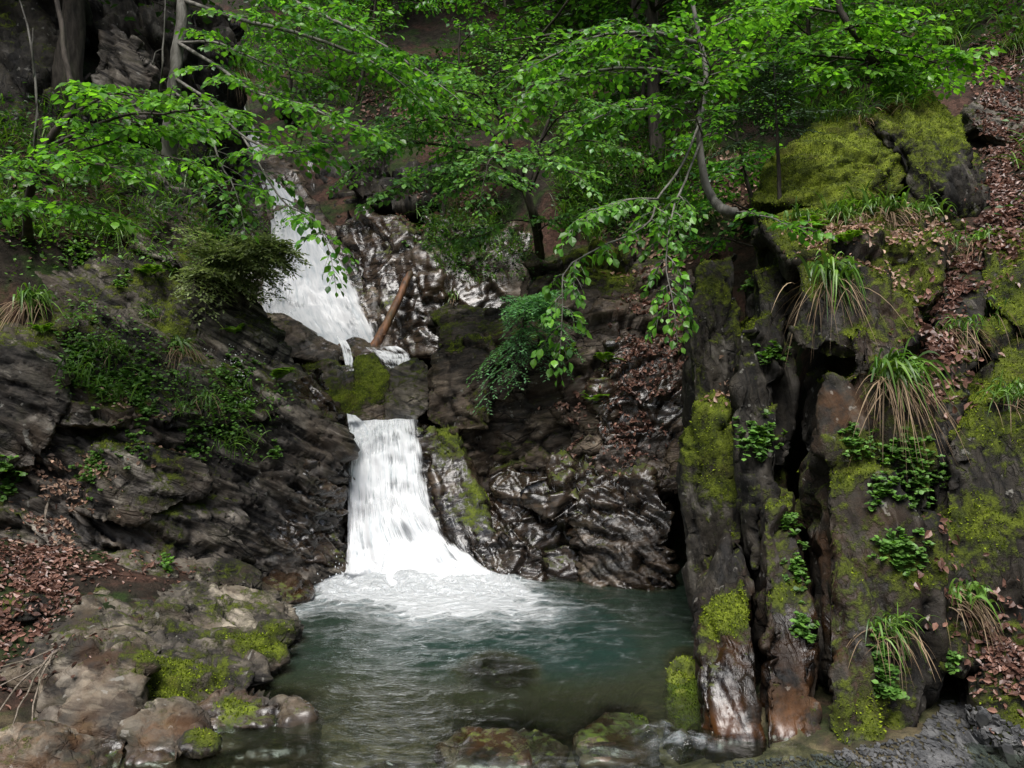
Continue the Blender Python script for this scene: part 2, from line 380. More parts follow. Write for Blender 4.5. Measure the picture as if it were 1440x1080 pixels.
def rock(name, label, hulls, mat, frame='mid', voxel=.034, big=.07, blk=.06, lay=.025, fine=.012, cell=(.7, .6, .16), freq=5.,
         moss=.3, wet=.1, rust=0., wet_h=None, seed=1, cat='rock', group=None, kind=None, round_=0):
    bm = bmesh.new()
    for pts, push in hulls:
        A = np.array([P(*p) if len(p) == 3 else np.array(p[:3]) for p in pts])
        c = A.mean(0)
        if A[:, 2].min() < .3 and A[:, 2].min() > -.45:   # foot goes below the water or the ground
            low = A[A[:, 2] < A[:, 2].min() + .45].copy(); low[:, 2] = -.5
            A = np.concatenate([A, low])
        pr = push if isinstance(push[0], (tuple, list)) else [push]
        allp = [A]
        for q in pr:
            s = q[3] if len(q) > 3 else .92
            allp.append(c + (A - c) * s + np.array(q[:3]))
        vs = [bm.verts.new(v) for v in np.concatenate(allp)]
        r = bmesh.ops.convex_hull(bm, input=vs)
        bmesh.ops.delete(bm, geom=list({g for g in r['geom_interior'] + r['geom_unused'] if isinstance(g, bmesh.types.BMVert)}), context='VERTS')
    bmesh.ops.recalc_face_normals(bm, faces=bm.faces)
    me = bpy.data.meshes.new('tmp'); bm.to_mesh(me); bm.free()
    t = bpy.data.objects.new('tmp', me); COL.objects.link(t)
    md = t.modifiers.new('r', 'REMESH'); md.mode = 'VOXEL'; md.voxel_size = voxel
    if round_:
        ms = t.modifiers.new('s', 'SMOOTH'); ms.iterations = round_; ms.factor = .5
    dg = bpy.context.evaluated_depsgraph_get(); dg.update()
    e = t.evaluated_get(dg); m2 = e.to_mesh()
    nv = len(m2.vertices); V = np.empty(nv * 3); m2.vertices.foreach_get('co', V); V = V.reshape(-1, 3)
    Nn = np.empty(nv * 3); m2.vertices.foreach_get('normal', Nn); Nn = Nn.reshape(-1, 3)
    nl = len(m2.loops); L = np.empty(nl, np.int32); m2.loops.foreach_get('vertex_index', L)
    lt = np.empty(len(m2.polygons), np.int32); m2.polygons.foreach_get('loop_total', lt)
    st = np.concatenate([[0], np.cumsum(lt)[:-1]])
    Q = L[st[lt == 4][:, None] + np.arange(4)]; T = L[st[lt == 3][:, None] + np.arange(3)]
    e.to_mesh_clear(); bpy.data.objects.remove(t); bpy.data.meshes.remove(me)
    # smooth the normals a little so displacement does not tear
    w = np.array(FRAMES[frame]); w = w / np.linalg.norm(w)
    a = np.cross(w, (0, 1., .2)); a /= np.linalg.norm(a); b = np.cross(w, a)
    p = V + seed * 3.7
    wx = np.stack([fbm(p * 1.3, 3, seed + k * 11) for k in range(3)], 1) * .16
    q = p + wx
    q = np.stack([q @ a, q @ b, q @ w], 1)
    d = big * fbm(p * .95, 4, seed + 40)
    t_ = q[:, 2] * freq + .35 * fbm(p * 1.7, 2, seed + 3)
    z0 = np.floor(t_); fr = t_ - z0; zi = z0.astype(np.int64); zz = np.zeros_like(zi)
    h0, h1 = hash01(zi, zz, zz, seed), hash01(zi + 1, zz, zz, seed)
    layer = h0 + (h1 - h0) * sstep(.86, 1., fr) - .5
    d = d + lay * 2 * layer * (.35 + sstep(-.3, .4, fbm(p * .8, 2, seed + 77)))
    t2 = q[:, 2] * freq * 3.7; z2 = np.floor(t2).astype(np.int64)
    d = d + lay * .3 * (hash01(z2, zz, zz, seed + 5) - .5)
    f1, f2, idh, pl = voronoi(q / np.array(cell), seed + 9)
    d = d + blk * 1.7 * (idh - .5) + blk * 3.4 * pl - blk * .9 * np.exp(-((f2 - f1) / .06) ** 2)
    g1, g2, idg, plg = voronoi(q / (np.array(cell) * .36), seed + 19)
    d = d + blk * .4 * (idg - .5) + blk * 1.0 * plg - blk * .3 * np.exp(-((g2 - g1) / .1) ** 2)
    if wet > .35: fine *= .45
    d = d + fine * .7 * (ridged(p * 6, 3, seed + 21) - .4) + fine * .7 * fbm(p * 21, 3, seed + 31)
    V2 = V + Nn * d[:, None]
    # local mesh normal for the moss mask
    tmp = np.zeros_like(V2)
    if len(Q):
        fn = np.cross(V2[Q[:, 2]] - V2[Q[:, 0]], V2[Q[:, 3]] - V2[Q[:, 1]])
        for k in range(4): np.add.at(tmp, Q[:, k], fn)
    tmp /= np.linalg.norm(tmp, axis=1)[:, None] + 1e-12
    nz = .5 * tmp[:, 2] + .5 * Nn[:, 2]
    ms = np.clip(sstep(-.1, .9, nz) * .55 + .55 * fbm(p * 1.6, 4, seed + 51) + moss - .15, 0, 1.2)
    ws = np.clip(wet + .45 * fbm(p * .9 + 5, 3, seed + 61), 0, 1)
    if wet_h is not None: ws = np.maximum(ws, sstep(wet_h + .35, wet_h, V2[:, 2] + .15 * fbm(p * 2, 2, seed)))
    waterline = sstep(.13, -.02, V2[:, 2] + .1 * fbm(p * 3, 3, seed + 2))
    ws = np.maximum(ws, waterline * .9) if V2[:, 2].min() < .1 else ws
    tone = np.clip(.5 + .8 * (idh - .5) * .7 + .35 * layer - .25 * np.exp(-((f2 - f1) / .07) ** 2), 0, 1)
    rs = np.clip(rust + .3 * fbm(p * 1.1, 3, seed + 71), 0, 1) if rust > 0 else np.zeros(nv)
    mask = np.stack([ms, ws, tone, rs], 1)
    org = np.array((V2[:, 0].mean(), V2[:, 1].mean(), V2[:, 2].min()))
    ROCKS.append(dict(name=name, label=label, cat=cat, group=group, kind=kind, mat=mat, V=V2, T=T, Q=Q, mask=mask, org=org, rust=rust))
    ALLV.append(V2)
    ALLF.append(np.concatenate([Q + _off[0]])); 
    if len(T): ALLF.append(np.concatenate([T, T[:, :1]], 1) + _off[0])
    _off[0] += nv

L_ = (-.9, 1.6, .3)
# left cliff
rock('rock_wall', 'dark overhanging schist wall left of the lower waterfall with a planted ledge on top', [
  ([(-150,770,7.0),(120,770,7.3),(260,790,7.7),(370,800,8.2),(478,835,8.75),(482,610,9.1),(420,560,8.9),(290,590,8.3),(170,610,7.7),(-150,600,7.1)], (-.9,1.6,.5)),
  ([(400,560,8.9),(482,600,9.1),(488,820,8.9),(430,700,8.6)], (-.3,1.2,.2))],
  MR_LEFT, 'left', big=.14, blk=.08, lay=.05, freq=2.5, moss=.1, wet=.16, seed=3, cat='rock wall')
rock('rock_wall', 'layered grey schist cliff sloping down to the right, above the planted ledge on the left', [
  ([(-150,350,9.2),(40,328,9.5),(150,335,9.7),(260,345,10.0),(330,380,10.1),(372,435,10.1),(480,590,9.5),(440,600,9.1),(300,545,8.5),(150,420,8.7),(-150,450,8.2)], (-.9,1.6,.2)),
  ([(-150,480,7.8),(60,470,7.9),(150,430,8.5),(300,540,8.4),(420,580,8.9),(310,600,8.15),(150,600,7.5),(-150,600,7.0)], (-.8,1.6,.3))],
  MR_LEFT, 'left', big=.1, blk=.06, lay=.075, freq=2.8, moss=.12, wet=.05, seed=5, cat='cliff')
rock('rock_slab', 'pale grey weathered slab at the left edge below hanging grass', [
  ([(-120,480,7.3),(30,490,7.35),(90,515,7.5),(95,570,7.45),(50,660,7.2),(-120,690,6.9)], (-.6,1.0,.2))],
  MR_GREY, 'left', voxel=.028, big=.07, blk=.035, lay=.04, moss=-.05, wet=.0, seed=7)
rock('rock_ledge', 'low grey ledge carrying leaves and yellow green herbs in the middle of the left cliff', [
  ([(130,625,7.5),(200,615,7.6),(290,640,7.9),(300,690,7.85),(190,740,7.4),(110,720,7.2)], (-.5,.9,.1))],
  MR_GREY, 'left', voxel=.028, big=.06, blk=.035, lay=.035, moss=.12, wet=.0, seed=8)
rock('rock_bulge', 'rounded wet rock lobes stepping down beside the left edge of the lower waterfall', [
  ([(400,540,9.2),(440,520,9.5),(490,600,9.5),(485,680,9.2),(430,640,9.0)], (-.2,.9,.1)),
  ([(395,700,8.7),(440,640,8.9),(484,690,9.1),(486,800,8.85),(440,830,8.6),(380,800,8.4)], (-.2,.9,.1))],
  MR_MID, 'left', voxel=.026, big=.12, blk=.06, moss=.08, wet=.45, seed=9, round_=3)
rock('outcrop', 'dark shaded outcrop behind the left branches, above the schist cliff', [
  ([(170,260,10.2),(230,190,10.6),(260,230,10.6),(335,370,9.9),(320,395,9.6),(250,380,9.4),(180,350,9.6)], (-.6,1.4,.3))],
  MR_LEFT, 'left', voxel=.045, moss=.18, wet=.1, seed=11)
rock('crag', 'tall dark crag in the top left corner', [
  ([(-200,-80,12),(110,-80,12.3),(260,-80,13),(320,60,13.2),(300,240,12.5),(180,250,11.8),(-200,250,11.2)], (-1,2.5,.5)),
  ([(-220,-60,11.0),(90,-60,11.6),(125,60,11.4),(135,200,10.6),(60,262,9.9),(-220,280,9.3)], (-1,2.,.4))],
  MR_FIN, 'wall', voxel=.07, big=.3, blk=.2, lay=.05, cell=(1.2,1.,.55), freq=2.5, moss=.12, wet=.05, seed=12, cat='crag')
rock('boulder', 'pointed grey boulder high in the upper left under the dark crag', [
  ([(125,110,10.9),(138,55,11.1),(153,28,11.3),(190,55,11.2),(215,105,11.0),(210,170,10.8),(140,190,10.7)], (0,.8,0,.7))],
  MR_GREY, 'wall', voxel=.04, big=.08, blk=.06, moss=-.15, wet=0, seed=13, cat='boulder')
rock('crag', 'rough rock buttress beside the top of the upper waterfall, hung with pale grass', [
  ([(250,20,13.5),(330,30,14),(352,110,14.2),(345,200,14.2),(290,260,13.4),(230,260,12.6)], (-.8,1.6,.3))],
  MR_FIN, 'wall', voxel=.06, big=.2, blk=.12, moss=.14, wet=.1, seed=14, cat='crag')
# chute of the upper fall
rock('rock_chute', 'smooth wet rock chute carrying the upper waterfall', [
  ([(318,150,16.6),(372,190,16.2),(430,270,15.0),(480,320,13.9),(530,420,12.8),(560,500,12.2),(430,500,11.9),(340,425,12.3),(310,370,12.8),(330,300,14),(320,220,15.6)], ((-.3,1.8,-.7),))],
  MR_MID, 'wall', voxel=.05, big=.12, blk=.05, lay=.02, moss=-.2, wet=.4, seed=15, cat='rock slab', round_=2)
rock('rock_slab', 'pale wet slab under the feathery bush at the left side of the upper waterfall', [
  ([(290,345,12.9),(375,320,13.7),(392,440,12.1),(335,460,11.7),(290,440,11.9)], (-.5,1.2,-.2))],
  MR_MID, 'wall', voxel=.04, big=.08, blk=.04, lay=.02, moss=-.2, wet=.6, rust=.1, seed=16)
rock('rock_wall', 'glossy dark wet rock wall to the right of the upper waterfall behind the log', [
  ([(470,318,13.9),(560,300,13.5),(600,330,13.0),(610,500,12.2),(560,510,12.1),(530,430,12.7)], (.2,1.5,.2)),
  ([(590,300,13.2),(690,310,12.9),(745,330,12.6),(750,470,11.9),(690,500,11.8),(600,500,12.1)], (.2,1.5,.2)),
  ([(560,390,12.4),(620,380,12.2),(640,500,11.8),(560,500,12.0)], (.1,1.,.0))],
  MR_MID, 'wall', voxel=.04, big=.17, blk=.07, lay=.03, cell=(.9,.8,.45), moss=.0, wet=.5, seed=17, round_=3, cat='rock wall')
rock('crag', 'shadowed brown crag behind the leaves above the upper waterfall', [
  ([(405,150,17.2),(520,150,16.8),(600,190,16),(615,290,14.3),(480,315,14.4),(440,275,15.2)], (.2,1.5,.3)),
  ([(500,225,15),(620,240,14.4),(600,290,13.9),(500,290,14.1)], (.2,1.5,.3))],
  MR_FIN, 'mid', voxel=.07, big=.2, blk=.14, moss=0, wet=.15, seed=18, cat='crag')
# rocks between the falls
rock('boulder', 'smooth pale brown boulder under the left foot of the upper waterfall', [
  ([(362,445,10.9),(395,438,11.2),(440,465,11.3),(480,490,11.2),(470,510,10.8),(380,500,10.4)], (.1,.9,-.3,.8))],
  MR_MID, 'left', voxel=.026, big=.06, blk=.02, lay=.012, moss=-.1, wet=.3, seed=19, round_=6, cat='boulder')
rock('boulder', 'grey green water worn shelf between the two waterfalls on the left', [
  ([(420,510,10.6),(500,508,10.9),(555,520,10.6),(550,590,10.1),(500,605,9.9),(470,590,9.9)], (0,.9,-.2,.85))],
  MR_MID, 'mid', voxel=.026, big=.08, blk=.03, moss=.18, wet=.45, seed=20, round_=6, cat='boulder')
rock('boulder', 'rounded mossy boulder with a dark hollow in the middle of the stream between the waterfalls', [
  ([(500,500,10.7),(525,495,10.75),(548,530,10.4),(545,570,10.2),(510,600,10.0),(495,560,10.2)], (0,.7,-.1,.8))],
  MR_MID, 'mid', voxel=.024, big=.06, blk=.025, moss=.32, wet=.3, seed=21, round_=6, cat='boulder')
rock('boulder', 'pale banded boulder directly above the lip of the lower waterfall', [
  ([(553,515,10.3),(585,502,10.5),(603,520,10.4),(605,575,10.0),(575,602,9.85),(535,600,9.85),(550,570,10.0)], (.05,.8,-.1,.85))],
  MR_FLAT, 'mid', voxel=.024, big=.06, blk=.03, moss=.08, wet=.35, seed=22, round_=3, cat='boulder')
rock('stone', 'small dark stone wedged at the foot of the upper waterfall', [
  ([(470,485,11.4),(500,480,11.6),(550,492,11.5),(560,512,11.1),(500,515,10.9),(470,505,11)], (0,.7,-.2,.8))],
  MR_MID, 'mid', voxel=.03, big=.06, blk=.04, moss=-.1, wet=.7, seed=23, round_=2, cat='stone')
rock('rock_step', 'dark rock step behind the lip of the lower waterfall', [
  ([(478,604,9.75),(610,604,9.7),(640,640,9.6),(670,800,9.15),(490,830,9.05),(470,700,9.5)], (0,1.0,-.1)),
  ([(470,604,9.8),(610,600,9.8),(600,590,10.6),(480,590,10.6)], (0,.3,-.5))],
  MR_MID, 'mid', voxel=.035, big=.08, blk=.05, moss=-.1, wet=.7, seed=24)
# center
rock('rock_pillar', 'upright brown block right of the stream between the waterfalls', [
  ([(612,482,10.0),(690,476,9.9),(700,520,9.8),(690,600,9.7),(625,610,9.75),(600,590,9.8)], (.1,1.5,.1))],
  MR_MID, 'wall', voxel=.028, big=.05, blk=.05, cell=(.5,.5,.35), moss=.12, wet=.1, seed=25)
rock('rock_ledge', 'small rock hump with a grass tuft on its top above the brown block', [
  ([(600,440,10.8),(640,425,11),(700,430,10.8),(740,450,10.5),(700,490,10.1),(620,490,10.2)], (.1,.9,-.1,.8))],
  MR_MID, 'mid', voxel=.034, big=.08, blk=.05, moss=.15, wet=.1, seed=26)
rock('cliff', 'moss topped rock cliff in the middle right of the waterfalls', [
  ([(738,372,10.4),(790,352,10.7),(900,350,10.7),(975,395,10.4),(975,480,9.95),(900,480,9.9),(800,500,10.0),(735,470,10.1)], (.1,1.8,.1)),
  ([(690,470,10.1),(800,480,10.0),(900,480,9.95),(890,600,9.75),(870,700,9.6),(650,690,9.9),(640,600,10.1)], (.1,1.3,.1)),
  ([(800,470,10.0),(870,500,9.85),(860,640,9.55),(800,640,9.65),(780,540,9.85)], (.1,1.,.1)),
  ([(690,480,10.0),(760,470,9.95),(740,560,9.85),(680,560,9.9)], (.1,1.,.1))],
  MR_MID, 'mid', voxel=.036, big=.13, blk=.1, lay=.04, cell=(.6,.5,.3), moss=.14, wet=.12, seed=27, cat='cliff')
rock('rock_steps', 'stepped wet rock slope covered with brown leaves, right of the drooping conifer', [
  ([(850,480,9.9),(965,470,9.9),(975,560,9.5),(970,660,9.2),(850,660,9.4),(830,560,9.7)], (.2,1.2,.0)),
  ([(850,600,9.5),(960,600,9.4),(960,700,9.1),(820,690,9.3)], (.2,1.,-.1))],
  MR_MID, 'mid', voxel=.032, big=.1, blk=.08, lay=.06, cell=(.5,.4,.3), moss=.02, wet=.4, seed=28, round_=2)
rock('pool_rock', 'folded glossy wet rock along the far edge of the pool', [
  ([(650,690,9.7),(720,650,9.8),(860,640,9.6),(880,700,9.3),(850,825,8.95),(690,820,9.1),(640,760,9.4)], (.1,1.2,.1)),
  ([(700,740,9.3),(800,700,9.3),(850,760,9.05),(840,830,8.85),(720,825,8.95)], (0,.9,-.1)),
  ([(660,765,9.1),(720,735,9.1),(770,770,8.9),(765,830,8.7),(690,830,8.75)], (0,.7,-.05)),
  ([(740,700,9.3),(840,650,9.4),(870,690,9.2),(790,750,9.0)], (0,.6,-.1))],
  MR_MID, 'left', voxel=.026, big=.17, blk=.1, lay=.01, cell=(.7,.6,.4), moss=-.08, wet=.62, seed=29, round_=5)
rock('rock_bulge', 'rounded reddish brown wet bulge at the right end of the far pool edge', [
  ([(805,700,9.15),(850,670,9.2),(910,665,9.1),(945,720,8.8),(945,820,8.55),(880,835,8.6),(820,810,8.85)], (.1,1.,-.05,.9))],
  MR_MID, 'left', voxel=.026, big=.13, blk=.08, lay=.01, moss=-.05, wet=.55, seed=30, round_=4)
rock('rock_slab', 'smooth slanted slab at the right side of the lower waterfall with thin trickles', [
  ([(592,604,9.75),(640,600,9.75),(665,660,9.6),(710,790,9.1),(700,812,9.0),(660,812,9.05),(612,700,9.4)], (.15,.9,.0))],
  MR_MID, 'wall', voxel=.028, big=.06, blk=.025, lay=.015, moss=.12, wet=.6, seed=31, round_=3)
# right fins
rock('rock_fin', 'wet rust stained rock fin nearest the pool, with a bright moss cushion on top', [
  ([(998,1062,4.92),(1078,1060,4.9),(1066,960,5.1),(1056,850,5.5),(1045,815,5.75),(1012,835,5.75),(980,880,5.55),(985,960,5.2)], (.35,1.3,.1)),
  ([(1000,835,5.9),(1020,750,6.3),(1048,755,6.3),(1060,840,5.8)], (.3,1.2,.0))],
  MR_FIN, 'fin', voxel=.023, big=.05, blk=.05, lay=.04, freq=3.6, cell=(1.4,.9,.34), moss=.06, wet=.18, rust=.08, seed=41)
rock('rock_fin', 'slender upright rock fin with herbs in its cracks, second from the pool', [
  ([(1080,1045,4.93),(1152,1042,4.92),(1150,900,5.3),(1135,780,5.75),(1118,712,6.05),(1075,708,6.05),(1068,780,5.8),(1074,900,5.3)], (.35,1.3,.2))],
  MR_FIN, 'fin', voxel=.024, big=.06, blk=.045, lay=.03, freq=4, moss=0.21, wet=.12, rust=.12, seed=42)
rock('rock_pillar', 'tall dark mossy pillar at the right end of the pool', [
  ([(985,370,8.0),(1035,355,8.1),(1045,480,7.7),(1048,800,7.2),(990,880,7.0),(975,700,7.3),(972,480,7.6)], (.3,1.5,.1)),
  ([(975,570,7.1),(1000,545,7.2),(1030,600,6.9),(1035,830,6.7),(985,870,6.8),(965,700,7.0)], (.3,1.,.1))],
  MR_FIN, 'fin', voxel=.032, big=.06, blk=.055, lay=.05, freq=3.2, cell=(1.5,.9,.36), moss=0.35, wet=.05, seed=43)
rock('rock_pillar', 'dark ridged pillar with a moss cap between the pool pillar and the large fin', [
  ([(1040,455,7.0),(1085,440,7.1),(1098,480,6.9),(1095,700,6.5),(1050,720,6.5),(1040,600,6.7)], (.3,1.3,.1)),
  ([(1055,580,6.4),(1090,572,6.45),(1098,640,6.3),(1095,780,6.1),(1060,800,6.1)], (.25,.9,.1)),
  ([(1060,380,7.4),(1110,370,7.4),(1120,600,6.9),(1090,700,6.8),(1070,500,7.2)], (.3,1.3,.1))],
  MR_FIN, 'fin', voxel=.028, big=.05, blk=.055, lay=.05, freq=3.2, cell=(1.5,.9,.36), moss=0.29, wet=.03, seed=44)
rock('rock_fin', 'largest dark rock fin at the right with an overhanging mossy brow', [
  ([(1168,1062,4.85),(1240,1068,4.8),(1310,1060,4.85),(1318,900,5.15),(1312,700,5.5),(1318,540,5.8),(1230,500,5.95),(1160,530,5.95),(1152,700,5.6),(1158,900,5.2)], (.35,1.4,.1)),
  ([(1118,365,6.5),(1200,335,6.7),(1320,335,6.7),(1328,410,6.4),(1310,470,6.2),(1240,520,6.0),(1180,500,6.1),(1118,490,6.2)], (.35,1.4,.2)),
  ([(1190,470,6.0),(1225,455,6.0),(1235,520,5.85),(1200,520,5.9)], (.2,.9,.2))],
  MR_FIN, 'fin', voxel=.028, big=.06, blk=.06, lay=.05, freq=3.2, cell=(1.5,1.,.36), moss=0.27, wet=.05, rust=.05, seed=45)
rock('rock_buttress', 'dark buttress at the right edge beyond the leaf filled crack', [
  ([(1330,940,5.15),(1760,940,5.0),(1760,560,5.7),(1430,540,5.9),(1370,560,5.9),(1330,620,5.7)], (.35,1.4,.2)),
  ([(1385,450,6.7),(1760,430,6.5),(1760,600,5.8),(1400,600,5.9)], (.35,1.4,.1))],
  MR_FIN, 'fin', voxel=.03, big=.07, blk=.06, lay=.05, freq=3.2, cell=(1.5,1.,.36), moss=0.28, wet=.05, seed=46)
rock('boulder', 'mossy brown boulder at the right edge beside the leaf gully', [
  ([(1378,350,7.1),(1410,332,7.2),(1680,330,7.0),(1680,450,6.5),(1440,470,6.5),(1380,420,6.7)], (.2,1.0,-.1,.9))],
  MR_FIN, 'fin', voxel=.032, big=.08, blk=.04, moss=.5, wet=-.1, seed=47, cat='boulder')
rock('boulder', 'broad low boulder with bright yellow green moss, left of the taller mossy boulder', [
  ([(1062,288,7.9),(1085,215,8.3),(1140,180,8.6),(1180,165,8.7),(1235,185,8.6),(1276,240,8.2),(1275,268,7.9),(1180,300,7.55),(1100,285,7.6),(1140,225,7.85),(1200,215,7.85),(1240,240,7.75)], (.3,1.0,-.15,.8))],
  MR_FIN, 'mid', voxel=.03, big=.13, blk=.05, lay=.035, moss=.62, wet=-.1, seed=48, cat='boulder', round_=6)
rock('boulder', 'tall hump backed boulder with moss on its crown at the upper right', [
  ([(1228,165,8.6),(1262,138,8.8),(1310,134,8.9),(1355,160,8.7),(1385,230,8.3),(1392,290,8.0),(1340,320,7.8),(1290,300,7.8),(1262,230,8.3),(1310,200,8.05),(1345,230,7.85),(1320,270,7.6)], (.3,1.0,-.15,.8))],
  MR_FIN, 'fin', voxel=.03, big=.1, blk=.05, lay=.04, moss=.46, wet=-.1, seed=49, cat='boulder', round_=6)
rock('rock_shelf', 'earthy rock shelf with a row of grass below the mossy boulders', [
  ([(1060,300,7.5),(1150,285,7.6),(1330,290,7.5),(1350,330,7.2),(1320,360,6.8),(1110,370,6.9)], (.3,1.2,-.4,.9))],
  MR_FIN, 'mid', voxel=.034, big=.1, blk=.04, moss=.35, wet=-.1, seed=50)
rock('earth_bank', 'steep earth gully between the mossy rocks at the right, strewn with fallen leaves', [
  ([(1385,230,9.0),(1560,200,9.0),(1560,330,7.8),(1440,370,7.2),(1375,420,6.75),(1330,420,6.9),(1350,320,7.8)], (.1,.8,-.6,.95)),
  ([(1330,400,7.0),(1385,400,6.9),(1375,520,6.2),(1345,600,5.95),(1312,600,5.95),(1300,520,6.2)], (.2,.8,-.4,.95)),
  ([(1312,560,6.0),(1350,560,6.0),(1345,700,5.7),(1335,830,5.45),(1318,830,5.5)], (.2,.6,-.1,.95))],
  MR_FIN, 'mid', voxel=.034, big=.08, blk=.02, lay=.01, moss=.1, wet=-.1, seed=55, cat='bank')
rock('rock_slab', 'bare blue grey slab above the leaf gully in the upper right corner', [
  ([(1355,150,9.4),(1400,122,9.8),(1560,112,9.6),(1560,200,8.8),(1420,200,8.85),(1370,180,9.1)], (.2,1.0,-.3,.85))],
  MR_GREY, 'flat', voxel=.04, big=.06, blk=.03, lay=.03, moss=-.1, wet=.25, seed=51)
rock('rock_ledge', 'low mossy ledge piled with red brown leaves at the lower right edge', [
  ([(1385,930,5.1),(1420,895,5.3),(1560,890,5.2),(1560,1040,4.8),(1420,1045,4.85),(1385,1010,4.95)], (.2,.7,-.1,.9))],
  MR_FIN, 'mid', voxel=.026, big=.06, blk=.035, moss=.18, wet=.05, seed=52)
rock('stone', 'mossy orange brown stone at the right rim of the pool beside the first fin', [
  ([(940,950,6.0),(965,925,6.2),(985,940,6.1),(990,1010,5.5),(960,1030,5.3),(935,1000,5.6)], (.1,.6,-.2,.85))],
  MR_FLAT, 'mid', voxel=.024, big=.05, blk=.03, moss=.28, wet=.5, rust=.3, seed=53, cat='stone', round_=2)
# foreground left
rock('boulder', 'large angular boulder with pale lichen patches at the front left of the pool', [
  ([(42,1000,5.05),(60,935,5.35),(110,905,5.55),(165,898,5.6),(205,935,5.4),(192,1000,5.05),(172,1078,4.65),(60,1078,4.62)], (-.1,.8,-.05,.9))],
  MR_FLAT, 'flat', voxel=.022, big=.04, blk=.05, lay=.025, cell=(.6,.5,.22), moss=-.12, wet=-.15, rust=.1, seed=61, cat='boulder', round_=1)
rock('boulder', 'rounded tan boulder in the water right of the large lichen spotted boulder', [
  ([(170,1010,5.0),(200,988,5.15),(245,982,5.2),(285,1010,5.05),(292,1050,4.78),(230,1075,4.62),(172,1075,4.65)], (0,.6,-.1,.85))],
  MR_FLAT, 'flat', voxel=.02, big=.04, blk=.04, lay=.02, moss=.02, wet=-.05, rust=.1, seed=62, cat='boulder', round_=1)
rock('rock_spit', 'low flat spit of brown rock reaching into the pool', [
  ([(250,985,5.3),(330,955,5.6),(420,985,5.35),(440,1003,5.25),(380,1018,5.15),(300,1030,5.05)], (-.1,.4,-.3,.95))],
  MR_FLAT, 'flat', voxel=.022, big=.04, blk=.05, moss=-.08, wet=.35, rust=.2, seed=63)
rock('rock_slab', 'long bedded slab with green moss on its side facing the pool', [
  ([(150,890,5.9),(230,885,6.0),(300,915,5.9),(360,940,5.75),(345,985,5.45),(250,1000,5.35),(190,960,5.5)], (-.2,.8,-.1,.9)),
  ([(240,905,6.0),(330,890,6.3),(400,890,6.4),(395,920,6.1),(330,950,5.8)], (-.2,.7,-.2,.9))],
  MR_FLAT, 'flat', voxel=.023, big=.04, blk=.065, lay=.04, cell=(.6,.45,.16), moss=.0, wet=-.05, seed=64)
rock('rock_slab', 'cracked grey slab stepping down to the pool in front of the left wall', [
  ([(200,830,6.9),(270,815,7.1),(350,830,7.2),(405,850,7.0),(418,878,6.8),(380,900,6.5),(280,910,6.3),(220,870,6.5)], (-.3,.9,-.1,.9)),
  ([(110,815,6.9),(190,800,7.1),(260,830,6.9),(240,890,6.3),(150,875,6.4)], (-.3,.9,-.1,.9))],
  MR_FLAT, 'flat', voxel=.025, big=.07, blk=.075, lay=.05, cell=(.6,.5,.2), moss=-.08, wet=-.05, seed=65)
rock('rock_slab', 'flat grey slab at the foot of the overhanging left wall', [
  ([(240,790,7.6),(330,788,7.8),(365,805,7.9),(360,830,7.4),(280,820,7.2)], (-.3,.7,-.1,.9)),
  ([(110,780,7.3),(200,785,7.4),(250,812,7.2),(200,830,6.9)], (-.3,.7,-.1,.9))],
  MR_GREY, 'flat', voxel=.026, big=.04, blk=.035, lay=.04, moss=-.05, wet=0, seed=66)
rock('rock_slab', 'thin sloping slab between the leaf pile and the lichen spotted boulder', [
  ([(55,860,6.3),(130,850,6.5),(200,885,6.2),(160,905,5.9),(60,895,5.9)], (-.3,.6,-.1,.9)),
  ([(-60,900,5.9),(60,890,6.0),(130,905,5.8),(60,950,5.4),(-60,960,5.3)], (-.2,.6,-.1,.9))],
  MR_FLAT, 'flat', voxel=.025, big=.04, blk=.04, lay=.04, moss=.02, wet=0, seed=67)
rock('stone', 'small dark mossy stone among the leaves at the left edge', [
  ([(2,845,6.2),(25,832,6.3),(52,845,6.2),(50,872,6.0),(8,876,5.95)], (0,.4,-.1,.8))],
  MR_FIN, 'flat', voxel=.02, big=.04, blk=.02, moss=.15, wet=0, seed=68, cat='stone', round_=2)
rock('boulder', 'brown boulder half cut off at the bottom left corner', [
  ([(-80,1040,4.7),(20,1030,4.7),(80,1050,4.6),(130,1090,4.45),(100,1140,4.25),(-80,1140,4.2)], (0,.5,-.1,.9))],
  MR_FLAT, 'flat', voxel=.02, big=.04, blk=.05, moss=.02, wet=0, rust=.12, seed=69, cat='boulder', round_=1)
rock('stone', 'wet reddish brown stone where the left wall meets the pool', [
  ([(358,815,8.1),(385,795,8.3),(420,808,8.3),(432,835,8.1),(400,850,7.8),(365,840,7.8)], (0,.5,-.1,.8))],
  MR_MID, 'flat', voxel=.022, big=.06, blk=.02, moss=-.1, wet=.65, rust=.15, seed=70, cat='stone', round_=4)
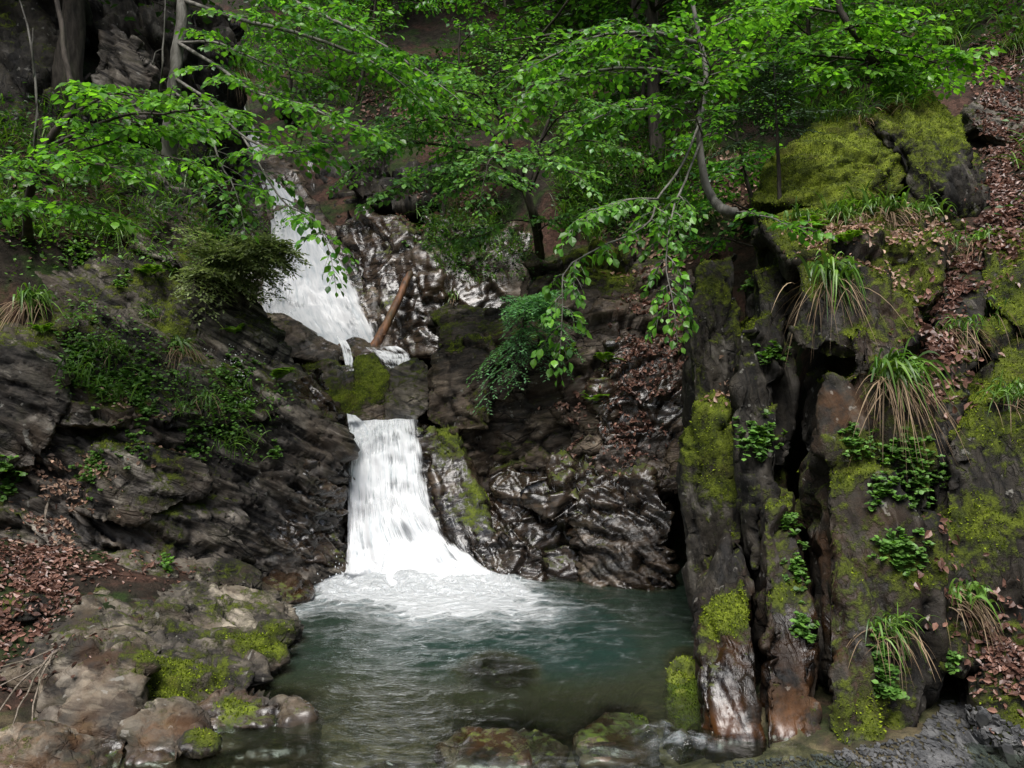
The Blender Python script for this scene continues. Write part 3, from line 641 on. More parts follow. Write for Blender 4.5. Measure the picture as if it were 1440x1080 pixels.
# submerged and half submerged stones
rock('stone', 'dark submerged stone in the middle of the pool', [
  ([(640,950,6.15),(690,925,6.5),(760,960,6.2),(740,990,5.7),(660,985,5.7)], (0,.3,-.5,.9))],
  MR_FIN, 'mid', voxel=.03, big=.05, blk=.02, moss=-.1, wet=.5, seed=71, cat='stone', round_=4)
rock('stone', 'wide yellow brown stone just under the water at the near edge of the pool', [
  ([(610,1045,4.95),(650,1022,5.15),(740,1018,5.2),(800,1050,4.95),(780,1085,4.62),(640,1080,4.65)], (0,.2,-.4,.95))],
  MR_FLAT, 'mid', voxel=.022, big=.05, blk=.025, moss=-.1, wet=.6, rust=.25, seed=72, cat='stone', round_=4)
rock('stone', 'olive brown submerged stone left of the small outlet cascade', [
  ([(810,1035,5.05),(850,1000,5.4),(920,1000,5.4),(935,1040,5.0),(900,1075,4.68),(820,1072,4.7)], (0,.2,-.4,.95))],
  MR_FLAT, 'mid', voxel=.022, big=.05, blk=.025, moss=-.05, wet=.6, rust=.2, seed=73, cat='stone', round_=4)
rock('stone', 'wet streaked stone breaking the water at the bottom edge', [
  ([(480,1088,4.62),(540,1062,4.8),(620,1066,4.78),(660,1092,4.6),(600,1130,4.35),(500,1130,4.35)], (0,.2,-.3,.95))],
  MR_FLAT, 'mid', voxel=.02, big=.04, blk=.02, moss=-.15, wet=.6, rust=.1, seed=74, cat='stone', round_=3)

# combined tree for placing things on the rocks
BV = np.concatenate(ALLV); BF = np.concatenate(ALLF)
BVH = BVHTree.FromPolygons(BV.tolist(), [tuple(f) if f[3] != f[0] else tuple(f[:3]) for f in BF.tolist()])
EYE = Vector((0, 0, CAMZ))
def hit(px, py):
    d = Vector(((px - CX) / F, 1, -(py - CY) / F)).normalized()
    loc, nrm, idx, dist = BVH.ray_cast(EYE, d)
    if loc is None: return None, None
    if nrm.dot(d) > 0: nrm = -nrm
    return np.array(loc), np.array(nrm)
def drop(x, y, z):
    loc, nrm, idx, dist = BVH.ray_cast(Vector((x, y, z)), Vector((0, 0, -1)))
    if loc is None: return None, None
    if nrm.z < 0: nrm = -nrm
    return np.array(loc), np.array(nrm)

# local growth: moss, wetness, rust around points of the rock
SPOTS = [  # px, py, radius, moss, wet, rust
 (1025,850,.22,1.,-.3,0),(1150,230,.7,.6,-.3,0),(1300,170,.5,.5,-.3,0),(1260,380,.45,.45,-.2,0),(1140,380,.3,.3,0,0),(860,365,.5,.45,0,0),(770,360,.3,.4,0,0),(690,350,.3,.3,0,0),
 (625,620,.3,.5,.1,0),(650,700,.35,.35,.1,0),(680,590,.25,.3,0,0),(640,490,.12,.5,0,0),(525,530,.2,.5,0,0),(490,560,.3,.2,0,0),
 (330,900,.2,.25,0,0),(400,885,.22,.45,0,0),(240,945,.22,.35,0,0),(230,975,.15,.5,0,0),(310,960,.15,.4,0,0),(150,830,.2,.25,0,0),(330,990,.14,.5,0,0),(300,1035,.15,.4,.1,0),(380,915,.15,.5,0,0),
 (1025,1035,.2,-.3,.3,.6),(1108,1030,.17,-.3,.25,.55),(1170,950,.25,-.1,.1,.3),(1240,1010,.3,.35,.1,0),(1190,650,.2,.3,0,0),(1200,850,.25,.1,.1,0),(1000,700,.3,.35,0,0),(980,600,.4,.3,0,0),(1370,760,.35,.3,0,0),(1080,830,.2,.3,0,0),
 (1030,950,.3,-.2,.3,0),(1100,900,.3,-.1,.22,0),(1160,900,.25,-.1,.2,0),(1180,560,.25,-.4,0,.1),(140,660,.3,.3,0,0),(130,760,.2,.2,0,0),(560,830,.1,0,.5,0),(410,760,.4,-.3,.5,0),(450,700,.4,-.2,.4,0),(440,560,.4,-.1,.4,0),
 (950,960,.25,.4,.2,.2),(120,1000,.3,-.2,-.1,0),(230,1030,.25,-.2,-.1,.3),(60,1070,.4,-.2,-.1,.25),(890,560,.5,-.2,.4,0),(600,400,.8,-.2,.4,0),(880,700,.3,-.2,.2,0)]
for (px, py, r, a, b, c) in SPOTS:
    h, nrm = hit(px, py)
    if h is None: continue
    for R in ROCKS:
        d = np.linalg.norm(R['V'] - h, axis=1)
        k = sstep(r * 1.5, r * .25, d + r * .5 * fbm(R['V'] * (2.2 / r), 3, 5) * .8)
        if k.max() <= 0: continue
        M = R['mask']
        M[:, 0] = np.clip(M[:, 0] + a * k, 0, 1.2); M[:, 1] = np.clip(M[:, 1] + b * k, 0, 1); M[:, 3] = np.clip(M[:, 3] + c * k, 0, 1)
for R in ROCKS:
    f = [R['Q']] + ([R['T']] if len(R['T']) else [])
    o = mesh_np(R['name'], R['V'], f, R['mat'], {'mask': R['mask']}, origin=R['org'])
    tag(o, R['label'], R['cat'], R['group'], R['kind'])
# ------------------------------------------------------------------ water
def water_material():
    m, nt = newmat('pool_water'); n = N(nt)
    at = n.node('Attribute', attribute_name='water'); sep = n.node('SeparateColor', {0: at.outputs['Color']})
    murk, foam = sep.outputs[0], sep.outputs[1]
    co = n.node('TexCoord').outputs['Object']
    mp = n.node('Mapping', {'Vector': co, 'Scale': (1, 1.7, 1)}).outputs[0]
    h = n.math('ADD', n.noise(mp, 6, 5, .6, .6), n.math('MULTIPLY', n.noise(mp, 19, 4, .6, .4), .35))
    b = n.node('Bump', {'Height': h, 'Strength': .55, 'Distance': .035})
    tr = n.node('BsdfTransparent', {'Color': (.80, .88, .83, 1)})
    df = n.node('BsdfDiffuse', {'Color': n.mix(n.ramp(murk, .5, .95), (.036, .042, .022), (.012, .030, .024)), 'Normal': b.outputs[0]})
    body = n.node('MixShader', {0: murk, 1: tr.outputs[0], 2: df.outputs[0]})
    gl = n.node('BsdfGlossy', {'Color': (1, 1, 1, 1), 'Roughness': .06, 'Normal': b.outputs[0]})
    fr = n.node('Fresnel', {'IOR': 1.33, 'Normal': b.outputs[0]})
    surf = n.node('MixShader', {0: fr.outputs[0], 1: body.outputs[0], 2: gl.outputs[0]})
    ff = n.math('MULTIPLY', foam, n.ramp(n.noise(mp, 16, 6, .7, 1.2), .30, .62, .25, 1.), True)
    ff = n.math('MAXIMUM', ff, n.ramp(foam, .75, 1.))
    fb = n.node('Bump', {'Height': n.noise(mp, 9, 7, .7, .8), 'Strength': 1., 'Distance': .14})
    wf = n.node('BsdfDiffuse', {'Color': n.mix(n.math('MAXIMUM', n.ramp(n.noise(mp, 5, 7, .68, 1.2), .36, .58), n.math('MULTIPLY', n.ramp(foam, .72, .95), .85)), (.5, .58, .6), (.92, .94, .95)), 'Normal': fb.outputs[0]})
    n.out(n.node('MixShader', {0: ff, 1: surf.outputs[0], 2: wf.outputs[0]}).outputs[0])
    return m
M_WATER = water_material()

def fall_material():
    m, nt = newmat('falling_water'); n = N(nt)
    at = n.node('Attribute', attribute_name='flow'); sep = n.node('SeparateColor', {0: at.outputs['Color']})
    uv = n.node('UVMap').outputs[0]
    s1 = n.noise(n.node('Mapping', {'Vector': uv, 'Scale': (9, .9, 1)}).outputs[0], 2.2, 6, .62, .25)
    s2 = n.noise(n.node('Mapping', {'Vector': uv, 'Scale': (26, 2.4, 1)}).outputs[0], 2.0, 4, .6, .2)
    st = n.math('ADD', n.math('MULTIPLY', s1, .65), n.math('MULTIPLY', s2, .35))
    # flow red = thickness: thick water is closed, thin water breaks into strands
    a = n.math('SUBTRACT', n.math('ADD', st, sep.outputs[0]), 1.0)
    al = n.ramp(a, -.14, .12)
    al = n.math('MULTIPLY', al, n.ramp(sep.outputs[0], .02, .2))
    b = n.node('Bump', {'Height': st, 'Strength': .6, 'Distance': .06})
    c = n.mix(n.ramp(st, .3, .52), (.58, .66, .7), (.94, .95, .96))
    # aerated water scatters light through its whole body, so its shading leans towards the light from above
    nn = n.node('VectorMath', {0: n.node('VectorMath', {0: b.outputs[0], 1: (0, 0, 1.1)}, operation='ADD').outputs[0]}, operation='NORMALIZE').outputs[0]
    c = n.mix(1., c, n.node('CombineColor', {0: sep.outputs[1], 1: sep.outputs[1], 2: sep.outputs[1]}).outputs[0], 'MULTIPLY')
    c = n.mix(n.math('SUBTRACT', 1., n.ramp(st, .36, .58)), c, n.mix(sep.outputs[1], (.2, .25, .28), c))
    df = n.node('BsdfDiffuse', {'Color': c, 'Normal': nn})
    ts = n.node('BsdfTranslucent', {'Color': (.85, .88, .9, 1)})
    gl = n.node('BsdfGlossy', {'Roughness': .35, 'Color': (1, 1, 1, 1), 'Normal': b.outputs[0]})
    s = n.node('MixShader', {0: .3, 1: df.outputs[0], 2: ts.outputs[0]})
    s = n.node('MixShader', {0: .06, 1: s.outputs[0], 2: gl.outputs[0]})
    t = n.node('BsdfTransparent')
    n.out(n.node('MixShader', {0: al, 1: t.outputs[0], 2: s.outputs[0]}).outputs[0])
    return m
M_FALL = fall_material()

def blur(a, k):
    for _ in range(k):
        p = np.pad(a, 1, 'edge'); a = (p[1:-1, 1:-1] * 2 + p[:-2, 1:-1] + p[2:, 1:-1] + p[1:-1, :-2] + p[1:-1, 2:]) / 6
    return a

def sheet(name, left, right, nu, nv, thick, parent, off=.1, bulge=.0, rough=.04, seed=0, snap=True, soft=10, white=1.):
    """a curtain of water between two edges; follows the rock behind it"""
    A = smooth_path(left, nv); B = smooth_path(right, nv)     # photo pixel + distance, only to find the rock
    u = np.linspace(0, 1, nu)[None, :, None]
    G = A[:, None] * (1 - u) + B[:, None] * u
    Y = G[..., 2].copy()
    if snap:
        for i in range(nv):
            for j in range(nu):
                h, _ = hit(G[i, j, 0], G[i, j, 1])
                if h is not None: Y[i, j] = np.clip(h[1], Y[i, j] - .35, Y[i, j] + .35)
        Y = blur(Y, soft)
    Y = Y - off - bulge * np.sin(np.pi * u[..., 0]) * np.linspace(.2, 1, nv)[:, None]
    X = (G[..., 0] - CX) / F * Y; Z = CAMZ - (G[..., 1] - CY) / F * Y
    V = np.stack([X, Y, Z], -1)
    seg = np.linalg.norm(np.diff(V, axis=0), axis=2).mean(1); vl = np.concatenate([[0], np.cumsum(seg)])
    wid = np.linalg.norm(V[:, -1] - V[:, 0], axis=1).mean()
    UVu = np.broadcast_to(np.linspace(0, 1, nu)[None] * wid, (nv, nu)) + seed * 3.1; UVv = np.broadcast_to(vl[:, None], (nv, nu)) + seed
    pp = np.stack([UVu * 7, UVv * 1.1, np.full_like(UVu, seed)], -1).reshape(-1, 3)
    ns = fbm(pp, 4, seed).reshape(nv, nu)
    lump = fbm(np.stack([UVu * 3, UVv * 3.5, np.full_like(UVu, seed + 5.)], -1).reshape(-1, 3), 4, seed + 3).reshape(nv, nu)
    V[..., 1] -= rough * ns + rough * lump
    V[..., 2] += rough * .5 * lump
    uu = np.linspace(0, 1, nu)[None]; vv = np.linspace(0, 1, nv)[:, None]
    T = thick(uu, vv) * (1 + .45 * lump)
    i = np.arange(nv - 1)[:, None] * nu; j = np.arange(nu - 1)[None]
    Q = np.stack([i + j, i + j + 1, i + nu + j + 1, i + nu + j], -1).reshape(-1, 4)
    fl = np.ones((nv * nu, 4)); fl[:, 0] = np.clip(T, 0, 1.2).ravel(); fl[:, 1] = white
    return mesh_np(name, V.reshape(-1, 3), [Q], M_FALL, {'flow': fl}, uv=np.stack([UVu.ravel(), UVv.ravel()], 1), parent=parent)

def edge(u, a=.12, b=.12): return sstep(0, a, u) * sstep(1, 1 - b, u)

low = empty('waterfall', P(560, 815, 8.85), 'lower white waterfall plunging into the green pool', 'waterfall')
LL = [(489,592,9.85),(484,640,9.6),(485,720,9.3),(481,790,9.0),(476,815,8.85),(462,840,8.7)]
RR = [(604,590,9.85),(614,640,9.6),(624,700,9.35),(660,765,9.1),(715,802,8.85),(790,830,8.6)]
sheet('water_curtain', LL, RR, 60, 90, lambda u, v: edge(u, .06, .3) * (.66 + .3 * v) - .22 * sstep(.45, .15, u) * sstep(.05, .12, v) * sstep(.36, .2, v), low, off=.10, rough=.06, seed=1, bulge=.08)
sheet('water_curtain', [(x + 3, y, d) for x, y, d in LL], [(x - 14, y, d) for x, y, d in RR], 60, 90, lambda u, v: edge(u, .08, .2) * (.5 + .42 * v) - .2 * sstep(.4, .1, u) * sstep(.3, .15, v), low, off=.19, rough=.07, seed=2, bulge=.14)
sheet('water_curtain', [(490,660,9.4),(484,740,9.2),(478,800,8.9),(470,822,8.75),(455,846,8.6)], [(585,640,9.45),(610,720,9.2),(670,785,8.95),(720,812,8.7),(800,838,8.45)], 50, 60, lambda u, v: edge(u, .1, .3) * sstep(0, .25, v) * (.5 + .4 * v), low, off=.27, rough=.08, seed=3, bulge=.16)

sheet('water_apron', [(540,745,9.0),(520,790,8.75),(500,832,8.5),(490,858,8.35)], [(640,742,9.1),(690,785,8.9),(755,822,8.6),(820,850,8.35)], 60, 44, lambda u, v: edge(u, .2, .3) * sstep(0, .3, v) * sstep(1., .55, v) * .95, low, off=.0, rough=.1, seed=13, snap=False)

up = empty('waterfall', P(470, 490, 12.), 'tall upper waterfall sliding down a rock chute behind the leaves', 'waterfall')
UL = [(300,135,16.6),(345,205,16.0),(366,262,15.1),(376,320,14.1),(362,385,13.0),(352,440,12.4),(400,500,11.9)]
UR = [(345,140,16.7),(378,212,16.1),(415,260,15.3),(456,310,14.4),(502,370,13.5),(542,440,12.6),(566,505,12.1)]
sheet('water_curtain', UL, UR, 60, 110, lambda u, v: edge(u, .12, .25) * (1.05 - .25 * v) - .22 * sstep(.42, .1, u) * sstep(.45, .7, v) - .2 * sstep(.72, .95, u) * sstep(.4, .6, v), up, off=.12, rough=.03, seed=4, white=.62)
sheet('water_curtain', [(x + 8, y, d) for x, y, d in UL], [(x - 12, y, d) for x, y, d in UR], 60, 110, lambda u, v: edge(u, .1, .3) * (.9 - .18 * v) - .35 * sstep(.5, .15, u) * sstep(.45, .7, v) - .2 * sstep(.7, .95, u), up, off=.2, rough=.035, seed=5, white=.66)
tr = empty('trickle', P(440, 280, 15), 'thin side trickle falling right of the upper waterfall', 'trickle')
sheet('water_curtain', [(426,226,15.3),(430,255,15.1),(433,285,14.9)], [(444,226,15.3),(446,255,15.1),(447,285,14.9)], 12, 30, lambda u, v: edge(u, .3, .3) * .42 * (1 - .4 * v), tr, off=.15, rough=.03, seed=6)
tr = empty('trickle', P(690, 790, 9.0), 'thin trickles running down the slanted slab beside the lower waterfall', 'trickle')
sheet('water_curtain', [(604,650,9.5),(622,710,9.3),(655,800,9.0)], [(632,645,9.5),(665,720,9.3),(705,806,9.0)], 26, 50, lambda u, v: edge(u, .15, .15) * .31 + 0 * v, tr, off=.05, rough=.02, seed=7, soft=3)
tr = empty('cascade', P(495, 500, 10.8), 'small white cascade slipping between the stones below the upper waterfall', 'cascade')
sheet('water_curtain', [(470,470,11.2),(478,490,11.0),(485,520,10.7)], [(490,480,11.2),(497,496,11.0),(500,522,10.7)], 12, 24, lambda u, v: edge(u, .2, .2) * .55 + 0 * v, tr, off=.06, rough=.03, seed=8, soft=2)
tr = empty('cascade', P(500, 605, 9.9), 'short white spout entering the left of the lower waterfall lip', 'cascade')
sheet('water_curtain', [(486,580,10.0),(487,600,9.85),(487,622,9.75)], [(502,586,10.0),(520,600,9.85),(530,626,9.75)], 14, 20, lambda u, v: edge(u, .2, .25) * .9 + 0 * v, tr, off=.12, rough=.05, seed=9, soft=3)
tr = empty('cascade', P(530, 500, 11.2), 'little white rapids at the foot of the leaning log', 'cascade')
sheet('water_curtain', [(505,488,11.5),(520,500,11.2),(545,520,10.8)], [(570,488,11.5),(585,500,11.2),(575,524,10.8)], 30, 16, lambda u, v: edge(u, .2, .2) * .5 + 0 * v, tr, off=.08, rough=.06, seed=10, soft=3)

# pool
wx = np.arange(-4.2, 4.6, .028); wy = np.concatenate([np.arange(2.2, 4.2, .06), np.arange(4.2, 10.3, .028)])
WX, WY = np.meshgrid(wx, wy)
w3 = np.stack([WX, WY, np.zeros_like(WX)], -1).reshape(-1, 3)
def seg_dist(p, a, b):
    a = np.array(a); b = np.array(b); t = np.clip(((p - a) @ (b - a)) / ((b - a) @ (b - a)), 0, 1)
    return np.linalg.norm(p - a - t[:, None] * (b - a), axis=1)
xy = w3[:, :2]
df_ = seg_dist(xy, (-1.85, 8.75), (-.15, 8.7))
warp = np.stack([fbm(w3 * 1.6, 3, 5), fbm(w3 * 1.6, 3, 15)], 1) * .35
warp2 = np.stack([fbm(w3 * 4.5, 3, 25), fbm(w3 * 4.5, 3, 35)], 1) * .16
dj = seg_dist(xy + warp * 1.2 + warp2, (-1.75, 8.5), (-.45, 8.2)) - .25 * sstep(-1.6, -.2, xy[:, 0]) + 1.2 * sstep(.1, .9, xy[:, 0]) * sstep(7.9, 8.5, xy[:, 1])
chop = np.exp(-df_ / 1.6)
z = (.012 + .035 * chop) * fbm(w3 * np.array((3.2, 5, 1)), 4, 33) + .014 * ridged(w3 * np.array((2.4, 4.6, 1)) + warp[:, :1] * 2, 3, 44)
z += .09 * np.exp(-(df_ / .3) ** 2) * (1 + .8 * fbm(w3 * 5, 3, 7)) + .03 * np.exp(-(df_ / .8) ** 2)
streak = ridged(np.stack([w3[:, 0] * 2.2 + warp[:, 0] * 3, w3[:, 1] * 5 + warp[:, 1] * 3, w3[:, 0] * 0], 1), 4, 55)
foam = sstep(.55, .0, dj) * .95 + sstep(1.15, .25, dj) * sstep(.15, .75, streak) * .9
foam += sstep(2.4, .6, dj) * sstep(.62, .95, streak) * .4
foam += sstep(4.5, 1.5, dj) * sstep(.8, 1.0, streak) * .2 * sstep(4.6, 5.4, xy[:, 1])
do = seg_dist(xy + warp * .3, (.93, 4.98), (1.08, 4.86))
foam += sstep(.24, .03, do) * sstep(-.2, .5, fbm(w3 * 9, 3, 66)) * .7
dn = seg_dist(xy + warp * .25, (-.9, 4.55), (.9, 4.62))
foam += sstep(.25, .05, dn) * sstep(.5, 1., ridged(w3 * np.array((5, 9, 1)), 3, 67)) * .25
z += .07 * np.exp(-(do / .18) ** 2) * (1 + fbm(w3 * 12, 2, 8)) + .03 * np.exp(-(dn / .25) ** 2) * fbm(w3 * 8, 2, 9)
foam = np.clip(foam, 0, 1)
step = 2
depth = np.zeros(WX.shape)
for i in range(0, WX.shape[0], step):
    for j in range(0, WX.shape[1], step):
        h, _ = drop(WX[i, j], WY[i, j], .02)
        depth[i:i + step, j:j + step] = .02 - h[2] if h is not None else 1.
depth = blur(depth, 4)
deep = sstep(.0, 1.6, seg_dist(xy, (-.6, 7.4), (.9, 7.2)))
murk = 1 - np.exp(-np.maximum(depth.ravel() - .05, 0) * (.9 + 3.8 * sstep(5.3, 7.0, xy[:, 1] + .25 * np.abs(xy[:, 0]))))
wat = np.stack([np.clip(murk, 0, .97), foam, np.zeros_like(foam), np.ones_like(foam)], 1)
nxw = len(wx)
i_ = (np.arange(len(wy) - 1)[:, None] * nxw + np.arange(nxw - 1)[None]).ravel()
# keep the sheet where it lies over the stream bed
keep = (depth.ravel()[i_] > -.02)
i_ = i_[keep]
w3[:, 2] = z
tag(mesh_np('water', w3, [np.stack([i_, i_ + 1, i_ + nxw + 1, i_ + nxw], 1)], M_WATER, {'water': wat}), kind='structure')
# ------------------------------------------------------------------ plants
LEAF = np.array([(0,0,0),(.24,.28,.07),(.29,.58,.06),(0,1,-.08),(-.29,.58,.06),(-.24,.28,.07),(0,.3,0),(0,.64,.0)])
LEAF_T = np.array([(0,1,6),(1,2,7),(1,7,6),(2,3,7),(0,6,5),(6,7,4),(6,4,5),(7,3,4)])
OVAL = np.array([(0,0,0),(.32,.22,.05),(.42,.55,.05),(0,1,-.05),(-.42,.55,.05),(-.32,.22,.05),(0,.3,0),(0,.64,.0)])
SLIM = np.array([(0,0,0),(.14,.45,.03),(0,1,-.04),(-.14,.45,.03)])
SLIM_T = np.array([(0,1,2),(0,2,3)])
RHOMB = np.array([(0,0,0),(.3,.45,.08),(0,1,-.04),(-.3,.45,.08)])
DEAD = np.array([(0,0,0),(.3,.3,.16),(.24,.68,.2),(0,1,.05),(-.24,.68,.16),(-.3,.3,.2),(0,.3,0),(0,.64,-.03)])

class Leaves:
    def __init__(s): s.p = []; s.d = []; s.n = []; s.s = []
    def add(s, p, d, n, size):
        p = np.atleast_2d(p); k = len(p)
        s.p.append(p); s.d.append(np.broadcast_to(d, (k, 3))); s.n.append(np.broadcast_to(n, (k, 3))); s.s.append(np.broadcast_to(size, (k,)))
    def count(s): return sum(len(a) for a in s.p)
    def build(s, name, mat, parent=None, tmpl=LEAF, tris=LEAF_T, jit=.25, width=1., origin=None, tshift=0.):
        p = np.concatenate(s.p); d = np.concatenate(s.d); n = np.concatenate(s.n); sz = np.concatenate(s.s)
        k = len(p)
        n = n + RNG.normal(0, jit, (k, 3)); d = d + RNG.normal(0, jit * .6, (k, 3))
        d = d / (np.linalg.norm(d, axis=1)[:, None] + 1e-9)
        x = np.cross(d, n); x /= np.linalg.norm(x, axis=1)[:, None] + 1e-9
        n = np.cross(x, d)
        t = tmpl[None] * sz[:, None, None]
        V = p[:, None] + t[..., :1] * width * x[:, None] + t[..., 1:2] * d[:, None] + t[..., 2:] * n[:, None]
        T = tris[None] + (np.arange(k) * len(tmpl))[:, None, None]
        C = np.stack([np.clip(RNG.beta(2, 2, k) + tshift, 0, 1), RNG.uniform(0, 1, k), RNG.uniform(0, 1, k), np.ones(k)], 1)
        C = np.repeat(C, len(tmpl), 0)
        return mesh_np(name, V.reshape(-1, 3), [T.reshape(-1, 3)], mat, {'tint': C}, parent=parent, origin=origin, smooth=False)

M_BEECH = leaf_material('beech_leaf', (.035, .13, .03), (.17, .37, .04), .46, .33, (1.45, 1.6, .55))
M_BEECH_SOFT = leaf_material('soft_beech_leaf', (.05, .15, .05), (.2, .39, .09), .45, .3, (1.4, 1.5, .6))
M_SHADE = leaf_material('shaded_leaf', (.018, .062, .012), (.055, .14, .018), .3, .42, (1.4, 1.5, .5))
M_HERB = leaf_material('herb_leaf', (.055, .14, .024), (.14, .28, .045), .3, .5, (1.4, 1.5, .5))
M_GRASS = leaf_material('grass_blade', (.045, .12, .018), (.16, .28, .045), .3, .4, (1.4, 1.5, .5))
M_DRY = leaf_material('dry_blade', (.13, .085, .05), (.3, .22, .135), .2, .6, (1.1, 1., .8), .2)
M_FERN = leaf_material('fern_leaf', (.09, .19, .015), (.2, .36, .03), .35, .5, (1.4, 1.5, .5))
M_NEEDLE = leaf_material('needle', (.1, .25, .11), (.23, .43, .2), .45, .5, (1.2, 1.4, .7), .3)
M_DARKN = leaf_material('dark_needle', (.022, .048, .024), (.05, .09, .04), .1, .6, (1.2, 1.4, .7), .2)
M_JUNI = leaf_material('brown_green_needle', (.14, .19, .08), (.3, .35, .17), .45, .6, (1.2, 1.3, .7), .2)
M_LITTER = leaf_material('fallen_leaf', (.065, .03, .022), (.25, .135, .098), .12, .38, (1.1, .9, .8), .5)
M_LITTER2 = leaf_material('pale_fallen_leaf', (.2, .11, .075), (.4, .27, .19), .12, .5, (1.1, .9, .8), .4)
M_MOSS = leaf_material('moss_shoot', (.05, .072, .008), (.27, .34, .026), .2, .9, (1.2, 1.3, .5), .1)
M_FLOWER = leaf_material('white_flower', (.5, .5, .48), (.62, .6, .6), .2, .6, (1, 1, 1), .2)
M_BARK = simple_mat('dark_bark', (.018, .014, .01), (.07, .058, .045), 14, .85, .8, (1, 1, .25))
M_PALEBARK = simple_mat('grey_bark', (.06, .055, .045), (.2, .19, .165), 12, .8, .6, (1, 1, .35))
M_TWIG = simple_mat('dead_twig', (.1, .08, .06), (.26, .215, .17), 30, .8, .5)
M_LOG = simple_mat('stripped_log', (.045, .024, .014), (.2, .09, .042), 12, .6, .6, (1, 1, .15))

UPV = np.array((0, 0, 1.))
def unit(v): v = np.asarray(v, float); return v / (np.linalg.norm(v) + 1e-9)

def twig_leaves(lv, path, size, step, face=UPV):
    """alternate leaves along a twig path, lying close to level"""
    seg = np.linalg.norm(np.diff(path, axis=0), axis=1); L = seg.sum()
    k = max(2, int(L / step)); cum = np.concatenate([[0], np.cumsum(seg)])
    t = np.linspace(.12, 1, k) * L
    p = np.stack([np.interp(t, cum, path[:, a]) for a in range(3)], 1)
    tan = np.stack([np.interp(t, cum, np.gradient(path[:, a])) for a in range(3)], 1); tan /= np.linalg.norm(tan, axis=1)[:, None] + 1e-9
    side = np.cross(tan, face); side /= np.linalg.norm(side, axis=1)[:, None] + 1e-9
    sg = np.where(np.arange(k) % 2 == 0, 1, -1)[:, None]
    d = tan * .65 + side * sg * RNG.uniform(.6, 1.1, (k, 1)); d[-1] = tan[-1]
    d[:, 2] -= RNG.uniform(.0, .45, k)
    lv.add(p, d, face, size * RNG.uniform(.5, 1.2, k))

def spray(lv, tw, p0, d, L, size, nside=8, droop=.18, r=.006, face=UPV, dens=1.):
    """one flat fan of twigs, the way a beech branch ends"""
    d = unit(d); t = np.linspace(0, 1, 7)[:, None]
    bend = unit(np.cross(d, face)) * RNG.uniform(-.12, .12)
    main = p0 + d * t * L - UPV * (t ** 2) * L * droop + bend * L * t ** 2
    tw.tube(main, np.linspace(r, r * .3, 7), 4)
    twig_leaves(lv, main[2:], size, size * .55 / dens, face)
    for k in range(nside):
        u = .12 + .8 * (k + RNG.uniform(0, .6)) / nside
        b = np.array([np.interp(u, t[:, 0], main[:, a]) for a in range(3)])
        s = unit(np.cross(d, face)) * (1 if k % 2 else -1)
        dd = unit(d * RNG.uniform(.5, .9) + s * RNG.uniform(.6, 1.) + UPV * RNG.uniform(-.12, .1))
        l = L * RNG.uniform(.3, .55) * (1.1 - .7 * u)
        tt = np.linspace(0, 1, 4)[:, None]
        pth = b + dd * tt * l - UPV * tt ** 2 * l * droop * 1.3
        tw.tube(pth, np.linspace(r * .5, r * .2, 4), 3)
        twig_leaves(lv, pth, size, size * .6 / dens, face)

def limb(root, lv, path, r0, r1, nsp, sl, size, bark, start=.2, droop=.2, dens=1., name='branch', up=.1, spread=1., tip=True):
    """a branch with fans of twigs along both sides; path in world points"""
    g = Geo(); m = smooth_path(path, max(8, len(path) * 4))
    m = m + np.stack([fbm(m * 2.5 + k * 31, 3, 6) for k in range(3)], 1) * .05 * np.linspace(0, 1, len(m))[:, None]
    g.tube(m, np.linspace(r0, r1, len(m)), 6, jitter=.12)
    for k in range(nsp):
        u = start + (1 - start) * (k + RNG.uniform(0, .8)) / nsp
        f = u * (len(m) - 1); i = min(int(f), len(m) - 2); b = m[i] + (m[i + 1] - m[i]) * (f - i)
        t = unit(m[i + 1] - m[i]); s = unit(np.cross(t, UPV)) * (1 if k % 2 else -1)
        d = t * RNG.uniform(.2, .8) + s * RNG.uniform(.5, 1.1) * spread + UPV * RNG.uniform(-.2, .25) + UPV * up
        spray(lv, g, b, d, sl * RNG.uniform(.65, 1.2), size, nside=7, droop=droop, face=unit(UPV + RNG.normal(0, .18, 3)), dens=dens)
    if tip: spray(lv, g, m[-1], m[-1] - m[-3], sl, size, nside=7, droop=droop, dens=dens)
    return g.build(name, bark, root)

def pp(*pts): return [P(*p) for p in pts]
def stem(root, path, r0, r1, bark, seg=9, name='trunk', wob=.04):
    g = Geo(); m = smooth_path(path, max(10, len(path) * 5))
    m = m + np.stack([fbm(m * 2 + k * 13, 3, 2) for k in range(3)], 1) * wob
    r = np.linspace(r0, r1, len(m)); r[:3] *= np.array((1.6, 1.25, 1.08))
    g.tube(m, r, seg, jitter=.1); return g.build(name, bark, root)

# --- leafy trees ------------------------------------------------------------
def tree(label, base, trunk, tr, limbs, mat, bark, size, crown='crown', cat='tree', group=None, name='beech_tree', tshift=0., dens=1., mul=1.9):
    root = empty(name, base, label, cat, group); lv = Leaves()
    for path, (a, b) in zip(trunk, tr): stem(root, path, a, b, bark)
    for l in limbs:
        path, r, nsp, sl = l[:4]; kw = l[4] if len(l) > 4 else {}
        limb(root, lv, path, r, r * .35, int(nsp * mul), sl * 1.12, size, bark, dens=dens, **kw)
    lv.build(crown, mat, root, jit=.3, tshift=tshift, width=1.2)
    return root

